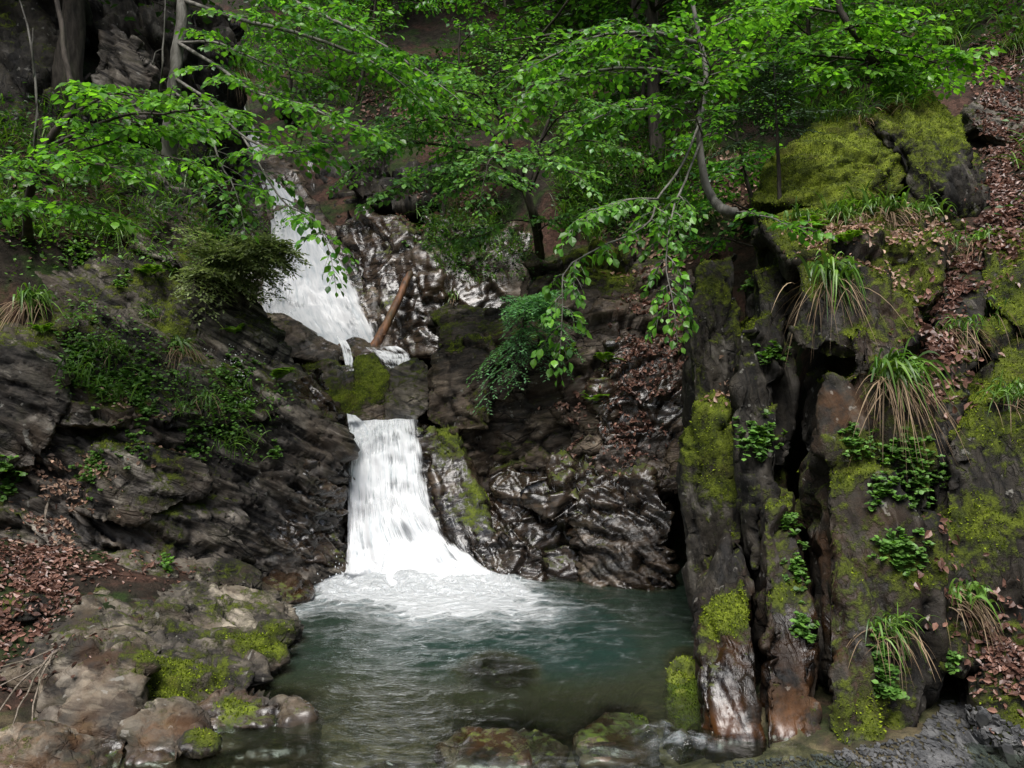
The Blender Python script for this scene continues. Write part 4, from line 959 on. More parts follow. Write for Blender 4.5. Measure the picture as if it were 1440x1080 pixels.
b, _ = hit(38, 330)
tree('small tree on the left cliff with bright leaf layers reaching right over the grey schist', b,
  [[b - (0, 0, .1)] + pp((42,260,7.9),(75,190,7.6),(100,150,7.5),(92,60,7.6),(70,-40,7.7))], [(.045, .02)],
  [(pp((60,210,7.7),(130,178,7.2),(190,160,6.8),(285,160,6.5)), .02, 9, .42),
   (pp((85,170,7.6),(150,135,7.2),(200,125,6.9)), .014, 7, .42),
   (pp((50,240,7.8),(110,215,7.2),(185,188,7.0),(232,182,6.8)), .014, 7, .3),
   (pp((45,250,7.9),(60,235,7.2),(110,228,6.8),(165,236,6.5)), .016, 9, .42),
   (pp((40,260,7.9),(10,240,7.0),(-40,225,6.6)), .014, 6, .45),
   (pp((40,280,7.9),(50,285,7.2),(80,288,6.9),(135,300,6.8)), .014, 8, .38),
   (pp((40,280,7.9),(0,280,7.0),(-60,290,6.6)), .012, 5, .4),
   (pp((60,220,7.8),(110,195,7.9),(190,215,7.8),(250,225,7.7)), .012, 7, .4)],
  M_BEECH, M_BARK, .085, tshift=.12)

b, _ = hit(236, 235)
tree('grey stemmed tree whose leaves hang in front of the upper waterfall', b,
  [[b - (0, 0, .15)] + pp((240,180,10.2),(248,90,10.1),(258,0,10.2),(270,-90,10.4))], [(.10, .06)],
  [(pp((258,0,10.2),(330,25,9.4),(430,50,8.9),(520,85,8.7),(560,110,8.6)), .03, 14, .62),
   (pp((262,-30,10.2),(360,-20,9.4),(450,20,8.9),(530,60,8.7),(620,120,8.6)), .03, 14, .62),
   (pp((250,60,10.1),(300,90,9.2),(360,130,8.6),(430,150,8.2),(490,175,8.0)), .025, 12, .5),
   (pp((246,110,10.1),(290,140,9.2),(340,190,8.4),(400,215,8.0),(430,205,7.9)), .022, 12, .45),
   (pp((340,190,8.4),(370,240,8.0),(400,285,7.8),(440,310,7.7),(462,345,7.6)), .012, 5, .3, dict(droop=.5)),
   (pp((246,130,10.1),(280,160,9.3),(310,230,8.8),(330,270,8.6)), .018, 9, .45),
   (pp((250,60,10.1),(300,60,9.6),(350,80,9.2),(420,100,9.0)), .02, 9, .55),
   (pp((262,-40,10.2),(330,-50,9.6),(450,-40,9.4)), .025, 8, .6)],
  M_BEECH, M_PALEBARK, .092, tshift=.0, mul=1.65)

b, _ = hit(757, 352)
c0 = b - np.array((0, 0, .1))
tree('many stemmed beech in the centre, standing on the moss topped cliff', b,
  [[c0] + pp((752,320,10.4),(735,265,10.2),(722,215,10.1),(700,150,10.1)), [c0 + (.04, .03, 0)] + pp((757,315,10.6),(745,270,10.5),(760,200,10.5),(790,130,10.4))], [(.05, .022), (.04, .018)],
  [(pp((735,265,10.2),(690,220,9.8),(620,205,9.5),(560,200,9.3),(518,222,9.2)), .022, 14, .5),
   (pp((735,268,10.2),(690,250,9.6),(620,245,9.2),(560,262,9.0)), .02, 13, .45),
   (pp((722,215,10.1),(680,180,9.8),(620,165,9.5),(560,175,9.4)), .02, 12, .5),
   (pp((715,190,10.1),(680,140,9.8),(630,125,9.6),(600,130,9.5)), .018, 10, .5),
   (pp((700,150,10.1),(690,120,9.9),(700,100,9.8),(740,95,9.7)), .018, 9, .5),
   (pp((745,270,10.4),(770,220,10.0),(820,195,9.7),(860,205,9.5)), .018, 11, .5),
   (pp((722,220,10.1),(710,215,9.5),(690,225,9.0),(680,250,8.8)), .018, 11, .5),
   (pp((735,260,10.2),(740,230,9.6),(770,225,9.2),(800,240,9.0)), .016, 9, .45),
   (pp((757,315,10.5),(720,310,10.2),(680,330,10.0),(640,335,9.9)), .012, 6, .35),
   (pp((752,330,10.5),(780,310,10.2),(830,300,9.9)), .012, 6, .4),
   (pp((760,200,10.4),(790,160,10.0),(840,150,9.8)), .016, 9, .5)],
  M_BEECH_SOFT, M_BARK, .074, tshift=0., dens=1.1, mul=1.7)

b, _ = hit(1045, 298)
tree('crooked tree at the right growing out from the rock edge, crown across the top', b,
  [[b + (.1, .1, -.05)] + pp((1030,298,7.5),(1004,280,7.5),(988,240,7.5),(984,180,7.5),(990,110,7.5),(978,30,7.5),(968,-70,7.5))], [(.055, .014)],
  [(pp((988,120,7.5),(930,100,7.3),(860,95,7.1),(790,110,6.9),(745,140,6.8)), .02, 14, .42),
   (pp((980,60,7.5),(910,45,7.2),(840,50,7.0),(770,80,6.9)), .02, 13, .42),
   (pp((986,140,7.5),(940,150,7.1),(890,155,6.9),(840,165,6.8)), .015, 9, .36),
   (pp((980,50,7.5),(1020,30,7.5),(1060,20,7.6)), .014, 7, .34),
   (pp((985,150,7.5),(990,120,7.0),(1000,95,6.8),(985,60,6.7)), .012, 8, .32),
   (pp((988,190,7.5),(975,160,7.1),(960,130,6.9)), .01, 6, .3),
   (pp((985,170,7.5),(960,230,7.1),(925,280,6.8),(905,320,6.6),(800,375,6.3),(786,470,6.2)), .013, 9, .2, dict(droop=.7, start=.45)),
   (pp((985,200,7.5),(965,250,7.0),(945,300,6.7),(938,370,6.5),(945,430,6.4)), .012, 8, .2, dict(droop=.7, start=.35)),
   (pp((925,280,6.8),(890,280,6.5),(850,290,6.4),(820,310,6.3)), .01, 6, .22, dict(droop=.4)),
   (pp((1030,298,7.5),(1060,300,7.0),(1100,312,6.7),(1122,318,6.6)), .01, 4, .22, dict(droop=.2))],
  M_BEECH, M_PALEBARK, .078, tshift=.05, mul=1.6)

b, _ = hit(1250, 110)
tree('leaning tree on the upper right slope with the brightest leaf layers above the mossy boulders', b,
  [[b - (0, 0, .15)] + pp((1235,95,9.2),(1212,65,9.0),(1185,15,8.9),(1165,-60,8.9))], [(.05, .028)],
  [(pp((1225,85,9.1),(1170,80,8.9),(1110,75,8.7),(1040,75,8.5)), .018, 11, .5),
   (pp((1215,70,9.0),(1230,70,8.9),(1270,78,8.9),(1345,92,9.0)), .018, 12, .5),
   (pp((1230,85,9.1),(1220,95,9.0),(1250,105,8.9),(1300,112,9.1)), .016, 10, .42),
   (pp((1200,40,9.0),(1190,40,8.8),(1230,35,8.7),(1300,60,8.8)), .016, 9, .48),
   (pp((1225,85,9.1),(1190,100,8.9),(1150,112,8.7),(1110,112,8.5)), .014, 8, .38),
   (pp((1190,20,9.0),(1120,10,8.8),(1060,20,8.6)), .016, 9, .5)],
  M_BEECH, M_BARK, .092, tshift=.25)

# --- conifers -------------------------------------------------------------
def needle_fan(lv, tw, p0, d, L, n, size, droop, r=.006, face=UPV, wid=.4):
    d = unit(d); t = np.linspace(0, 1, 6)[:, None]
    main = p0 + d * t * L - UPV * t ** 2 * L * droop
    tw.tube(main, np.linspace(r, r * .3, 6), 4)
    for k in range(n):
        u = .1 + .9 * k / n; b = np.array([np.interp(u, t[:, 0], main[:, a]) for a in range(3)])
        s = unit(np.cross(d, face)) * (1 if k % 2 else -1)
        dd = unit(d * .8 + s * .8 + UPV * RNG.uniform(-.25, .1)); l = L * wid * (1.05 - .75 * u) * RNG.uniform(.7, 1.15)
        m = max(4, int(l / (size * .28))); tt = np.linspace(0, 1, m)[:, None]
        q = b + dd * tt * l - UPV * tt ** 2 * l * droop
        sg = np.where(np.arange(m) % 2 == 0, 1, -1)[:, None]
        lv.add(q, dd * .8 + np.cross(dd, face)[None] * sg * .8 + UPV * RNG.uniform(-.3, .2, (m, 1)), face, size * RNG.uniform(.7, 1.2, m))

def conifer(label, base, top, lean, nbr, L, size, droop, mat, bark, name='conifer', cat='conifer', start=.15, rr=.03, dirs=None, wid=.4):
    root = empty(name, base, label, cat); lv = Leaves(); tw = Geo()
    path = smooth_path([base - (0, 0, .08), (base + top) / 2 + np.array(lean), top], 12)
    stem(root, path, rr, rr * .35, bark, 7, wob=.01)
    for k in range(nbr):
        u = start + (1 - start) * k / nbr; f = u * 11; i = min(int(f), 10); b = path[i] + (path[i + 1] - path[i]) * (f - i)
        if dirs: a = dirs[0] + RNG.uniform(-1, 1) * dirs[1]
        else: a = k * 2.4 + RNG.uniform(-.3, .3)
        d = np.array((math.cos(a), math.sin(a), RNG.uniform(-.9, .5) if dirs else RNG.uniform(-.05, .3)))
        needle_fan(lv, tw, b, d, L * (1.15 - .75 * (u - start) / (1 - start)) * RNG.uniform(.5, 1.25), 14, size, droop, face=unit(UPV + RNG.normal(0, .15, 3)), wid=wid)
    tw.build('branches', bark, root)
    lv.build('needles', mat, root, tmpl=SLIM, tris=SLIM_T, jit=.35, width=1.5)
    return root
b, _ = hit(1097, 278)
conifer('thin young dark conifer standing on the moss beside the broad mossy boulder', b, P(1088, 85, 7.6), (.0, 0, 0), 26, .62, .05, .12, M_DARKN, M_BARK, start=.5, rr=.022)
b, _ = hit(735, 470)
conifer('blue green drooping conifer bush overhanging the dark hollow in the middle cliff', b, P(735, 425, 9.25), (.05, -.1, .2), 34, .8, .055, .34, M_NEEDLE, M_BARK, name='conifer_bush', cat='conifer bush', start=.05, rr=.03, dirs=(-1.45, 1.5), wid=.5)
b, _ = hit(268, 372)
conifer('feathery brownish green bush jutting out in front of the upper waterfall', b, b + np.array((1.15, -.35, .12)), (0, 0, .15), 110, .75, .065, .16, M_JUNI, M_BARK, name='conifer_bush', cat='conifer bush', start=.05, rr=.025, dirs=(-.2, 1.3), wid=.5)

# --- grass, ferns, herbs -----------------------------------------------------
def blades(g, p0, nrm, n, L, w, out, lift, grav, spread=.05, shades=(0, 1), squash=None):
    a = RNG.uniform(0, 2 * math.pi, n)
    h = np.stack([np.cos(a), np.sin(a), np.zeros(n)], 1) * RNG.uniform(.2, 1, (n, 1)) * out
    h = h + np.array((*RNG.normal(0, .3, 2), 0)) * out
    o = np.array((nrm[0], nrm[1], 0)); o = o / (np.linalg.norm(o) + .3)
    d = h + o * .6 * out + UPV * lift * RNG.uniform(.6, 1.3, (n, 1))
    d /= np.linalg.norm(d, axis=1)[:, None]
    l = L * RNG.uniform(.5, 1.15, n)
    S = 7; t = np.linspace(0, 1, S)
    base = p0 + RNG.normal(0, spread, (n, 3)) * np.array((1, 1, .4))
    gv = grav * RNG.uniform(.6, 1.4, n)
    C = base[:, None] + d[:, None] * (t[None, :, None] * l[:, None, None]) - UPV * (t ** 2)[None, :, None] * (l * gv)[:, None, None]
    side = np.stack([-d[:, 1], d[:, 0], np.zeros(n)], 1) + RNG.normal(0, .3, (n, 3)); side /= np.linalg.norm(side, axis=1)[:, None]
    wd = (w * RNG.uniform(.6, 1.2, n))[:, None] * np.array((.8, 1, 1, .9, .7, .45, .06))[None]
    V = np.stack([C - side[:, None] * wd[..., None], C + side[:, None] * wd[..., None]], 2).reshape(-1, 3)
    k = np.arange(n)[:, None] * (2 * S); j = np.arange(S - 1)[None] * 2
    Q = np.stack([k + j, k + j + 1, k + j + 3, k + j + 2], -1).reshape(-1, 4)
    Cc = np.stack([RNG.uniform(*shades, n), RNG.uniform(0, 1, n), RNG.uniform(0, 1, n), np.ones(n)], 1)
    g.add(V, Q=Q, C=np.repeat(Cc, 2 * S, 0))

def tuft(px, py, L, ng, nd, hang, label, group=None, lift=1., w=.0068, spread=.07):
    p, nrm = hit(px, py)
    if 'row' in label: w = .012; ng = int(ng * .7); lift = 1.5
    root = empty('grass_tuft', p, label, 'grass tuft', group)
    if ng:
        g = Geo(); blades(g, p, nrm, int(ng * 1.3), L * .95, w, .75, lift, .55 + .5 * hang, spread); g.build('green_blades', M_GRASS, root)
    if nd:
        g = Geo(); blades(g, p - (0, 0, .02), nrm, int(nd * 1.5), L * (.62 + .12 * hang), min(w, .007) * .55, .6, .1, .6 + .55 * hang, spread); g.build('dry_blades', M_DRY, root)
    return root
TUFTS = [
 (1168,395,.62,170,90,1.,'large grass tuft with long dry blades hanging over the brow of the largest fin'),
 (1252,530,.62,150,110,1.1,'grass tuft with brown hanging blades on the face of the largest fin, below its brow'),
 (1392,440,.5,110,80,.9,'shaggy grass tuft at the right of the leaf gully under the mossy brown boulder'),
 (1352,462,.36,60,50,1.,'smaller half dry grass tuft in the leaf gully'),
 (1428,560,.42,80,40,.7,'grass tuft on the dark buttress, cut by the right edge'),
 (1350,838,.3,100,60,1.1,'dark green grass tuft with brown trailing blades in the crack at the lower right'),
 (1248,880,.34,70,50,.9,'grass tuft low on the largest fin, just above the pale herbs'),
 (1128,312,.36,70,30,.4,'grass at the left end of the row along the rock shelf'),
 (1178,305,.42,70,30,.4,'second grass tuft from the left along the rock shelf'),
 (1215,300,.44,70,40,.4,'grass tuft in the middle of the row along the rock shelf'),
 (1250,298,.44,60,50,.4,'grass tuft in the row on the shelf, below the gap between the two mossy boulders'),
 (1298,300,.42,60,30,.4,'grass at the right end of the row along the rock shelf'),
 (1262,148,.32,70,60,.5,'grass tuft with pale dry blades on top of the tall mossy boulder'),
 (1213,166,.28,40,40,.4,'small grass tuft in the notch between the two mossy boulders'),
 (1390,338,.36,50,50,.9,'drooping grass tuft on top of the mossy brown boulder at the right edge'),
 (1330,340,.3,50,30,.5,'small grass tuft beside the top of the leaf gully'),
 (42,425,.6,110,70,1.1,'tall grass clump with long brown blades trailing down the pale slab at the left edge'),
 (120,235,.5,40,90,.9,'mostly dry straw coloured tuft under the left leaf layers'),
 (212,445,.32,80,20,.5,'dark green grass tuft above the middle of the planted ledge'),
 (248,490,.5,60,130,1.2,'big hanging tuft of dry brown grass on the planted ledge'),
 (150,490,.26,60,20,.6,'short grass tuft among herbs left of the big dry tuft'),
 (160,330,.42,90,40,.9,'dark grass tuft at the top of the grey schist cliff'),
 (232,690,.15,16,20,.8,'wispy dry tuft under the low ledge of the left cliff'),
 (636,418,.24,80,40,.6,'small pale footed grass tuft on the rock hump above the brown block'),
 (1050,215,.5,60,110,.6,'pale dry tuft left of the broad mossy boulder'),
 (330,100,.8,60,160,1.2,'long pale tuft hanging from the buttress near the top of the upper waterfall'),
 (290,560,.26,60,30,1.,'thin grass tuft on the right part of the planted ledge'),
 (1000,215,.5,90,40,.5,'tall grass tuft behind the crooked tree'),
 (1330,60,.6,90,30,.6,'long leaved tuft on the dark slope above the right leaf layers'),
 (1425,70,.6,90,30,.6,'long leaved tuft in the upper right corner'),
]
for t in TUFTS:
    if t[6].startswith('wispy'): continue
    tuft(*t)

def fern(px, py, L, n, label, dirn=None, up=1.5, mat=None):
    p, nrm = hit(px, py); root = empty('fern', p, label, 'fern')
    for k in range(n):
        a = k * 2 * math.pi / n + RNG.uniform(-.3, .3) if dirn is None else dirn + RNG.uniform(-1, 1) * 1.2
        l = L * RNG.uniform(.75, 1.15)
        h = np.array((math.cos(a), math.sin(a), up * RNG.uniform(.5, 1.4))) + nrm * .3; h = unit(h)
        t = np.linspace(0, 1, 22)[:, None]
        ax = p + h * t * l - UPV * t ** 2 * l * .55
        tan = np.gradient(ax, axis=0); tan /= np.linalg.norm(tan, axis=1)[:, None]
        side = np.cross(tan, UPV); side /= np.linalg.norm(side, axis=1)[:, None]; up_ = np.cross(side, tan)
        g = Geo(); g.tube(ax, np.linspace(.004, .001, 22), 4, C=(.3, .3, .5, 1)); 
        lv = Leaves(); prof = np.sin(np.clip(t[3:, 0] * 1.05, 0, 1) ** .7 * math.pi) * .27 + .04
        for s in (1, -1): lv.add(ax[3:], side[3:] * s + tan[3:] * .35, up_[3:], prof * l)
        f = lv.build('frond', mat or M_FERN, root, tmpl=SLIM * (.9, 1, 1), tris=SLIM_T, jit=.06)
        g.build('midrib', M_FERN, f)
FERNS = [(60,470,.3,6,'dark fern hanging above the pale slab at the left edge',None),(330,470,.3,6,'fern in the shadow under the dark outcrop',None),(1190,345,.3,6,'fern among the grass in the middle of the rock shelf',None),
 (212,388,.34,7,'fern on the grey schist cliff, left of the dark outcrop',None),
 (388,536,.46,9,'bright yellow green fern fanning out above the rock lobes by the lower waterfall',-.2),
 (795,500,.36,7,'yellowish fern tucked behind the drooping conifer bush',None),
 (850,510,.36,7,'drooping fern with brown tips at the left edge of the leaf covered steps',None),
 (835,568,.36,7,'fresh green fern standing below the leaf covered steps',None),
 (1140,325,.3,6,'small fern at the left end of the rock shelf under the grass row',None)]
for f in FERNS: fern(*f)

def herb(px, py, rad, n, size, label, mat=None, tall=.5, flowers=0, tmpl=OVAL, hang=0., cat='herb', group=None, name='herb'):
    """a clump of leaves on thin stalks growing from several points of the rock"""
    p, nrm = hit(px, py); root = empty(name, p, label, cat, group); lv = Leaves(); g = Geo(); fl = Leaves(); n = int(n * 1.5); size *= 1.12
    for k in range(n):
        q, m = hit(px + RNG.normal(0, 1) * rad * .5, py + RNG.normal(0, 1) * rad * .5 * (1 + hang))
        if q is None or np.linalg.norm(q - p) > rad / F * p[1] * 3.2: continue
        L = size * RNG.uniform(1, 3) * tall * 2
        d = unit(m * RNG.uniform(.5, 1) + UPV * RNG.uniform(-.1, .9) + RNG.normal(0, .35, 3))
        t = np.linspace(0, 1, 5)[:, None]; st = q + d * t * L - UPV * t ** 2 * L * .3
        g.tube(st, np.full(5, size * .035), 3, C=(.3, .4, .5, 1))
        for c in range(1, 5):
            for r in range(2):
                a = RNG.uniform(0, 6.28); dd = np.array((math.cos(a), math.sin(a), RNG.uniform(-.3, .4))) + m * .4
                lv.add(st[c], dd, UPV + m * .5, size * RNG.uniform(.6, 1.2))
        if k < flowers:
            for r in range(5): fl.add(st[-1] + RNG.normal(0, size * .5, 3) + UPV * size, RNG.normal(0, 1, 3), UPV, size * .45)
    g.build('stems', M_HERB, root); lv.build('leaves', mat or M_HERB, root, tmpl=tmpl, jit=.3)
    if fl.p: tag(fl.build('flowers', M_FLOWER, root, tmpl=OVAL, jit=.5), kind='stuff')
    return root
HERBS = [
 (1066,618,26,46,.04,'bright round leaved plant on the ledge of the moss capped dark pillar',.4),
 (1088,498,16,22,.035,'small round leaved plant high on the dark ridged pillar',.4),
 (1285,672,42,70,.03,'largest pale green cushion of small leaves on the largest fin',.35),
 (1205,622,24,26,.03,'loose small leaved plant left of the largest pale green cushion',.4),
 (1240,690,24,22,.03,'sparse small leaved plant at the lower left of the largest pale cushion',.4),
 (1268,775,28,50,.035,'fresh green leafy clump halfway down the largest fin',.35),
 (1270,632,20,18,.045,'darker broad leaved plant just above the largest pale green cushion',.35),
 (1125,800,18,36,.03,'herbs trailing down the slender second fin',.35,0,1.2),
 (1130,890,14,14,.04,'small shiny plant low in the crack between the second and the largest fin',.4),
 (1108,735,16,18,.035,'leafy herb near the top of the slender second fin',.4),
 (1245,930,22,34,.035,'green herbs under the lowest grass tuft on the largest fin',.35,0,1.),
 (1248,972,10,14,.035,'little round leaved plant lowest on the largest fin',.4),
 (1340,930,12,8,.035,'tiny plant in the dark gap beside the low leaf piled ledge',.4),
 (110,352,24,34,.035,'pale small leaved herbs on top of the grey schist at the left',.35),
 (172,395,12,14,.035,'few dark glossy leaves under the fern on the schist cliff',.4),
 (115,505,34,56,.04,'leafy green herbs at the left end of the planted ledge',.45),
 (145,545,26,36,.04,'green herbs hanging over the left wall below the planted ledge',.4),
 (205,575,20,24,.04,'light green leaves hanging below the big dry tuft',.4),
 (200,530,30,40,.04,'dense dark green herbs left of the big dry tuft',.45),
 (272,610,18,26,.035,'pale green plant at the right tip of the low ledge',.4),
 (270,640,14,18,.03,'small creeping leaves just below the right tip of the low ledge',.35),
 (185,620,24,26,.028,'yellow green creeping herbs along the low ledge',.25),
 (130,665,22,30,.03,'bright green herbs beside the pale heap of fallen leaves',.3),
 (135,640,10,12,.03,'small leafy sprig above the pale heap of fallen leaves',.3),
 (318,575,22,34,.04,'dark green herbs hanging at the right end of the planted ledge',.45,0,1.),
 (335,520,26,30,.035,'herbs dotted with tiny white flowers on the planted ledge',.5,22),
 (345,572,14,14,.035,'small patch of white flowering herbs above the overhang',.5,10),
 (10,665,18,16,.045,'few round leaves at the left edge below the pale slab',.4),
 (8,688,12,10,.045,'round leaved plant lowest at the left edge under the pale slab',.4),
 (233,797,10,12,.04,'single small bright plant growing on the flat slab at the foot of the left wall',.4),
 (390,633,10,12,.035,'tiny yellow green plant on the rock lobes by the lower waterfall',.35),
 (655,335,34,40,.05,'dark leafy shrub clinging to the top of the wet rock wall',.5),
 (605,325,22,22,.05,'leafy plant at the top of the glossy wall above the log',.5),
 (1055,400,16,12,.04,'few leaves in the dark gap behind the moss capped pillar',.4),
]
for h in HERBS:
    kw = {}
    if len(h) > 7: kw['flowers'] = h[7]
    if len(h) > 8: kw['hang'] = h[8]
    herb(h[0], h[1], h[2], h[3], h[4], h[5], tall=h[6], **kw)

# --- undergrowth on the far slope (nobody could count it) -----------------------
def in_poly(poly, k):
    poly = np.array(poly, float); lo, hi = poly.min(0), poly.max(0); out = []
    while len(out) < k:
        q = RNG.uniform(lo, hi, (k * 2, 2)); x, y = q.T; ins = np.zeros(len(q), bool)
        for (x0, y0), (x1, y1) in zip(poly, np.roll(poly, -1, 0)):
            ins ^= ((y0 > y) != (y1 > y)) & (x < (x1 - x0) * (y - y0) / (y1 - y0 + 1e-12) + x0)
        out += list(q[ins])
    return np.array(out[:k])
ug = Leaves(); uh = Leaves(); gg = Geo()
POLY_EXTRA = [([(1110,95),(1310,95),(1310,150),(1230,160),(1110,180)], 160, .07), ([(1445,60),(1800,60),(1800,420),(1445,330)], 320, .08), ([(-300,80),(-2,150),(-2,340),(-300,400)], 220, .08)]
for poly, k, sz in [([(780,230),(960,190),(1000,230),(990,330),(900,345),(800,340)], 520, .075), ([(800,0),(1440,0),(1440,90),(1380,60),(1000,190),(820,210),(560,150),(620,80)], 1000, .11),
                    ([(0,150),(300,150),(300,340),(0,340)], 420, .06), ([(300,280),(420,300),(400,360),(300,350)], 60, .05), ([(90,420),(350,560),(340,620),(240,600),(90,560)], 150, .042), ([(300,520),(400,560),(350,660),(290,640)], 50, .04), ([(0,330),(330,340),(350,400),(120,380),(0,400)], 90, .05), ([(590,290),(720,290),(760,400),(640,400),(600,335)], 200, .06), ([(300,0),(560,0),(560,150),(420,180)], 260, .1)] + POLY_EXTRA:
    for px, py in in_poly(poly, k):
        q, m = hit(px, py)
        if q is None: continue
        if RNG.uniform() < (.3 if sz > .055 else .1): blades(gg, q, m, 14, .35 + sz * 2, .006 + sz * .02, .7, 1., .6, .08)
        else:
            c = 14; d = RNG.normal(0, 1, (c, 3)); d[:, 2] = np.abs(d[:, 2]) * .3
            (uh if sz <= .05 else ug).add(q + d * sz * 1.6 + UPV * RNG.uniform(0, 4 * sz, (c, 1)), d, UPV + m * .5, sz * RNG.uniform(.6, 1.2, c))
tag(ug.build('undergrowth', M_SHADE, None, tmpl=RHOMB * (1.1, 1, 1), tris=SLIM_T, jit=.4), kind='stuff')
tag(uh.build('ledge_plants', M_HERB, None, tmpl=OVAL, jit=.4, width=.85), kind='stuff')
tag(gg.build('slope_grass', M_GRASS), kind='stuff')

# --- fallen leaves ----------------------------------------------------------------
def litter(poly, k, size, mat, name='fallen_leaves', jitter=.12, minz=.2):
    lv = Leaves()
    for px, py in in_poly(poly, int(k * 1.5)):
        q, m = hit(px, py)
        if q is None: continue
        r, mm = drop(q[0] + RNG.normal(0, jitter), q[1] + RNG.normal(0, jitter), q[2] + .35)
        if r is None or mm[2] < minz or abs(r[2] - q[2]) > .5: r, mm = q, m
        if mm[2] < minz * .5: continue
        if fbm(r[None] * 3.5, 2, 5)[0] < RNG.uniform(-.5, .12): continue
        d = RNG.normal(0, 1, 3); d -= mm * d.dot(mm)
        lv.add(r + mm * RNG.uniform(.004, .03), d + mm * RNG.uniform(-.1, .25), mm, size * RNG.uniform(.35, 1.25))
    if lv.p: tag(lv.build(name, mat, None, tmpl=DEAD, jit=.35), kind='stuff')
litter([(1375,60),(1440,50),(1440,340),(1400,345),(1350,420),(1312,565),(1295,555),(1310,440),(1365,330),(1395,290),(1385,190)], 5200, .058, M_LITTER)
litter([(1300,470),(1330,470),(1325,560),(1300,560)], 160, .075, M_LITTER)
litter([(1310,770),(1335,770),(1345,840),(1330,850)], 90, .06, M_LITTER)
litter([(1385,935),(1405,900),(1440,880),(1440,945),(1400,945)], 600, .05, M_LITTER)
litter([(865,470),(900,445),(965,445),(965,520),(930,520),(905,640),(850,640),(880,540)], 2600, .055, M_LITTER)
litter([(780,580),(830,575),(850,600),(790,605)], 160, .07, M_LITTER)
litter([(900,400),(920,400),(935,450),(890,455)], 160, .07, M_LITTER)
litter([(0,760),(60,765),(125,790),(110,810),(80,850),(60,870),(40,835),(0,830)], 1100, .05, M_LITTER)
litter([(95,775),(200,775),(290,800),(250,815),(130,815),(90,840)], 170, .05, M_LITTER)
litter([(0,880),(120,900),(60,960),(0,960)], 120, .05, M_LITTER)
litter([(0,870),(40,880),(30,895),(0,895)], 140, .06, M_LITTER)
litter([(45,700),(70,685),(120,685),(150,705),(110,720),(60,718)], 480, .05, M_LITTER2)
litter([(150,540),(165,545),(185,575),(175,580)], 60, .06, M_LITTER2)
litter([(220,595),(235,595),(250,630),(235,630)], 60, .06, M_LITTER2)
litter([(850,225),(900,190),(960,185),(960,235),(880,250)], 420, .09, M_LITTER)
litter([(560,285),(700,285),(700,310),(560,315)], 260, .09, M_LITTER)
litter([(500,120),(620,120),(620,180),(510,180)], 300, .1, M_LITTER)
litter([(1130,320),(1330,310),(1330,345),(1130,350)], 900, .05, M_LITTER2)
litter([(960,230),(1060,230),(1060,300),(960,330)], 350, .08, M_LITTER2)
litter([(840,340),(900,300),(960,300),(960,390),(900,380)], 350, .08, M_LITTER2)
litter([(0,230),(90,230),(90,330),(0,330)], 150, .07, M_LITTER)
litter([(1010,530),(1030,530),(1020,580),(1005,570)], 40, .06, M_LITTER2)

# --- moss shoots on the mossy rock faces ---------------------------------------------
ms = Leaves()
for R in ROCKS:
    V, M, Q = R['V'], R['mask'], R['Q']
    if R['org'][1] > 11: continue
    k = M[Q[:, 0], 0]; idx = np.where(k > .62)[0]
    if not len(idx): continue
    fn = np.cross(V[Q[idx, 2]] - V[Q[idx, 0]], V[Q[idx, 3]] - V[Q[idx, 1]]); fn /= np.linalg.norm(fn, axis=1)[:, None] + 1e-9
    fc = V[Q[idx]].mean(1); vis = (fn * (np.array(EYE) - fc)).sum(1) > -.1
    fc, fn, Qi = fc[vis], fn[vis], Q[idx][vis]
    rep = 3 if R['org'][1] < 8 else 2
    for _ in range(rep):
        w_ = RNG.dirichlet((1, 1, 1, 1), len(Qi)); p = (V[Qi] * w_[..., None]).sum(1)
        ms.add(p - fn * .003, fn + RNG.normal(0, .7, fn.shape), RNG.normal(0, 1, fn.shape), .022 * RNG.uniform(.5, 1.3, len(p)))
print('moss shoots', ms.count())
tag(ms.build('moss', M_MOSS, None, tmpl=SLIM * (1.6, 1, 1), tris=SLIM_T, jit=.2), kind='stuff')

# --- wood ---------------------------------------------------------------------------
lg = smooth_path(pp((519,502,11.45),(540,462,11.75),(578,384,12.2)), 14)
root = empty('log', lg[0], 'bare orange brown log leaning against the wet wall at the foot of the upper waterfall', 'log')
g = Geo(); g.tube(lg + np.stack([fbm(lg * 3 + k, 2, 4) for k in range(3)], 1) * .02, np.linspace(.078, .052, 14), 12, jitter=.07); g.build('stem', M_LOG, root)
g = Geo(); g.tube([lg[5], lg[5] + (.1, -.07, .03)], [.02, .012], 6); g.build('knot', M_LOG, root)

def twiggy(name, label, paths, r, mat, cat):
    root = empty(name, paths[0][0], label, cat)
    for i, p in enumerate(paths):
        g = Geo(); m = smooth_path(p, 12); m = m + np.stack([fbm(m * 4 + k * 9, 3, 6) for k in range(3)], 1) * .025
        g.tube(m, np.linspace(r, r * .35, 12) * (1 if i == 0 else .6), 5, jitter=.15); g.build('twig' if i else 'main_stem', mat, root)
twiggy('dead_branch', 'bare dry branch lying across the stones at the lower left corner', [pp((108,898,5.7),(75,920,5.4),(40,950,5.1),(10,985,4.85),(-20,1030,4.6)), pp((75,920,5.4),(55,960,5.0),(45,1010,4.75),(35,1075,4.45)), pp((50,940,5.2),(15,960,5.0),(-20,980,4.9)), pp((60,935,5.2),(30,990,4.8),(5,1060,4.5)), pp((90,908,5.5),(50,925,5.4),(0,940,5.3))], .012, M_TWIG, 'branch')
b, _ = hit(75, 708)
twiggy('hanging_roots', 'bundle of dry roots hanging below the pale heap of fallen leaves', [[b + (0, -.05, .05), b + (0, -.12, -.1), b + (x, -.14 + abs(x) * .2, -.38)] for x in (0., -.09, .08, -.04, .13, .04, -.14)], .007, M_TWIG, 'roots')
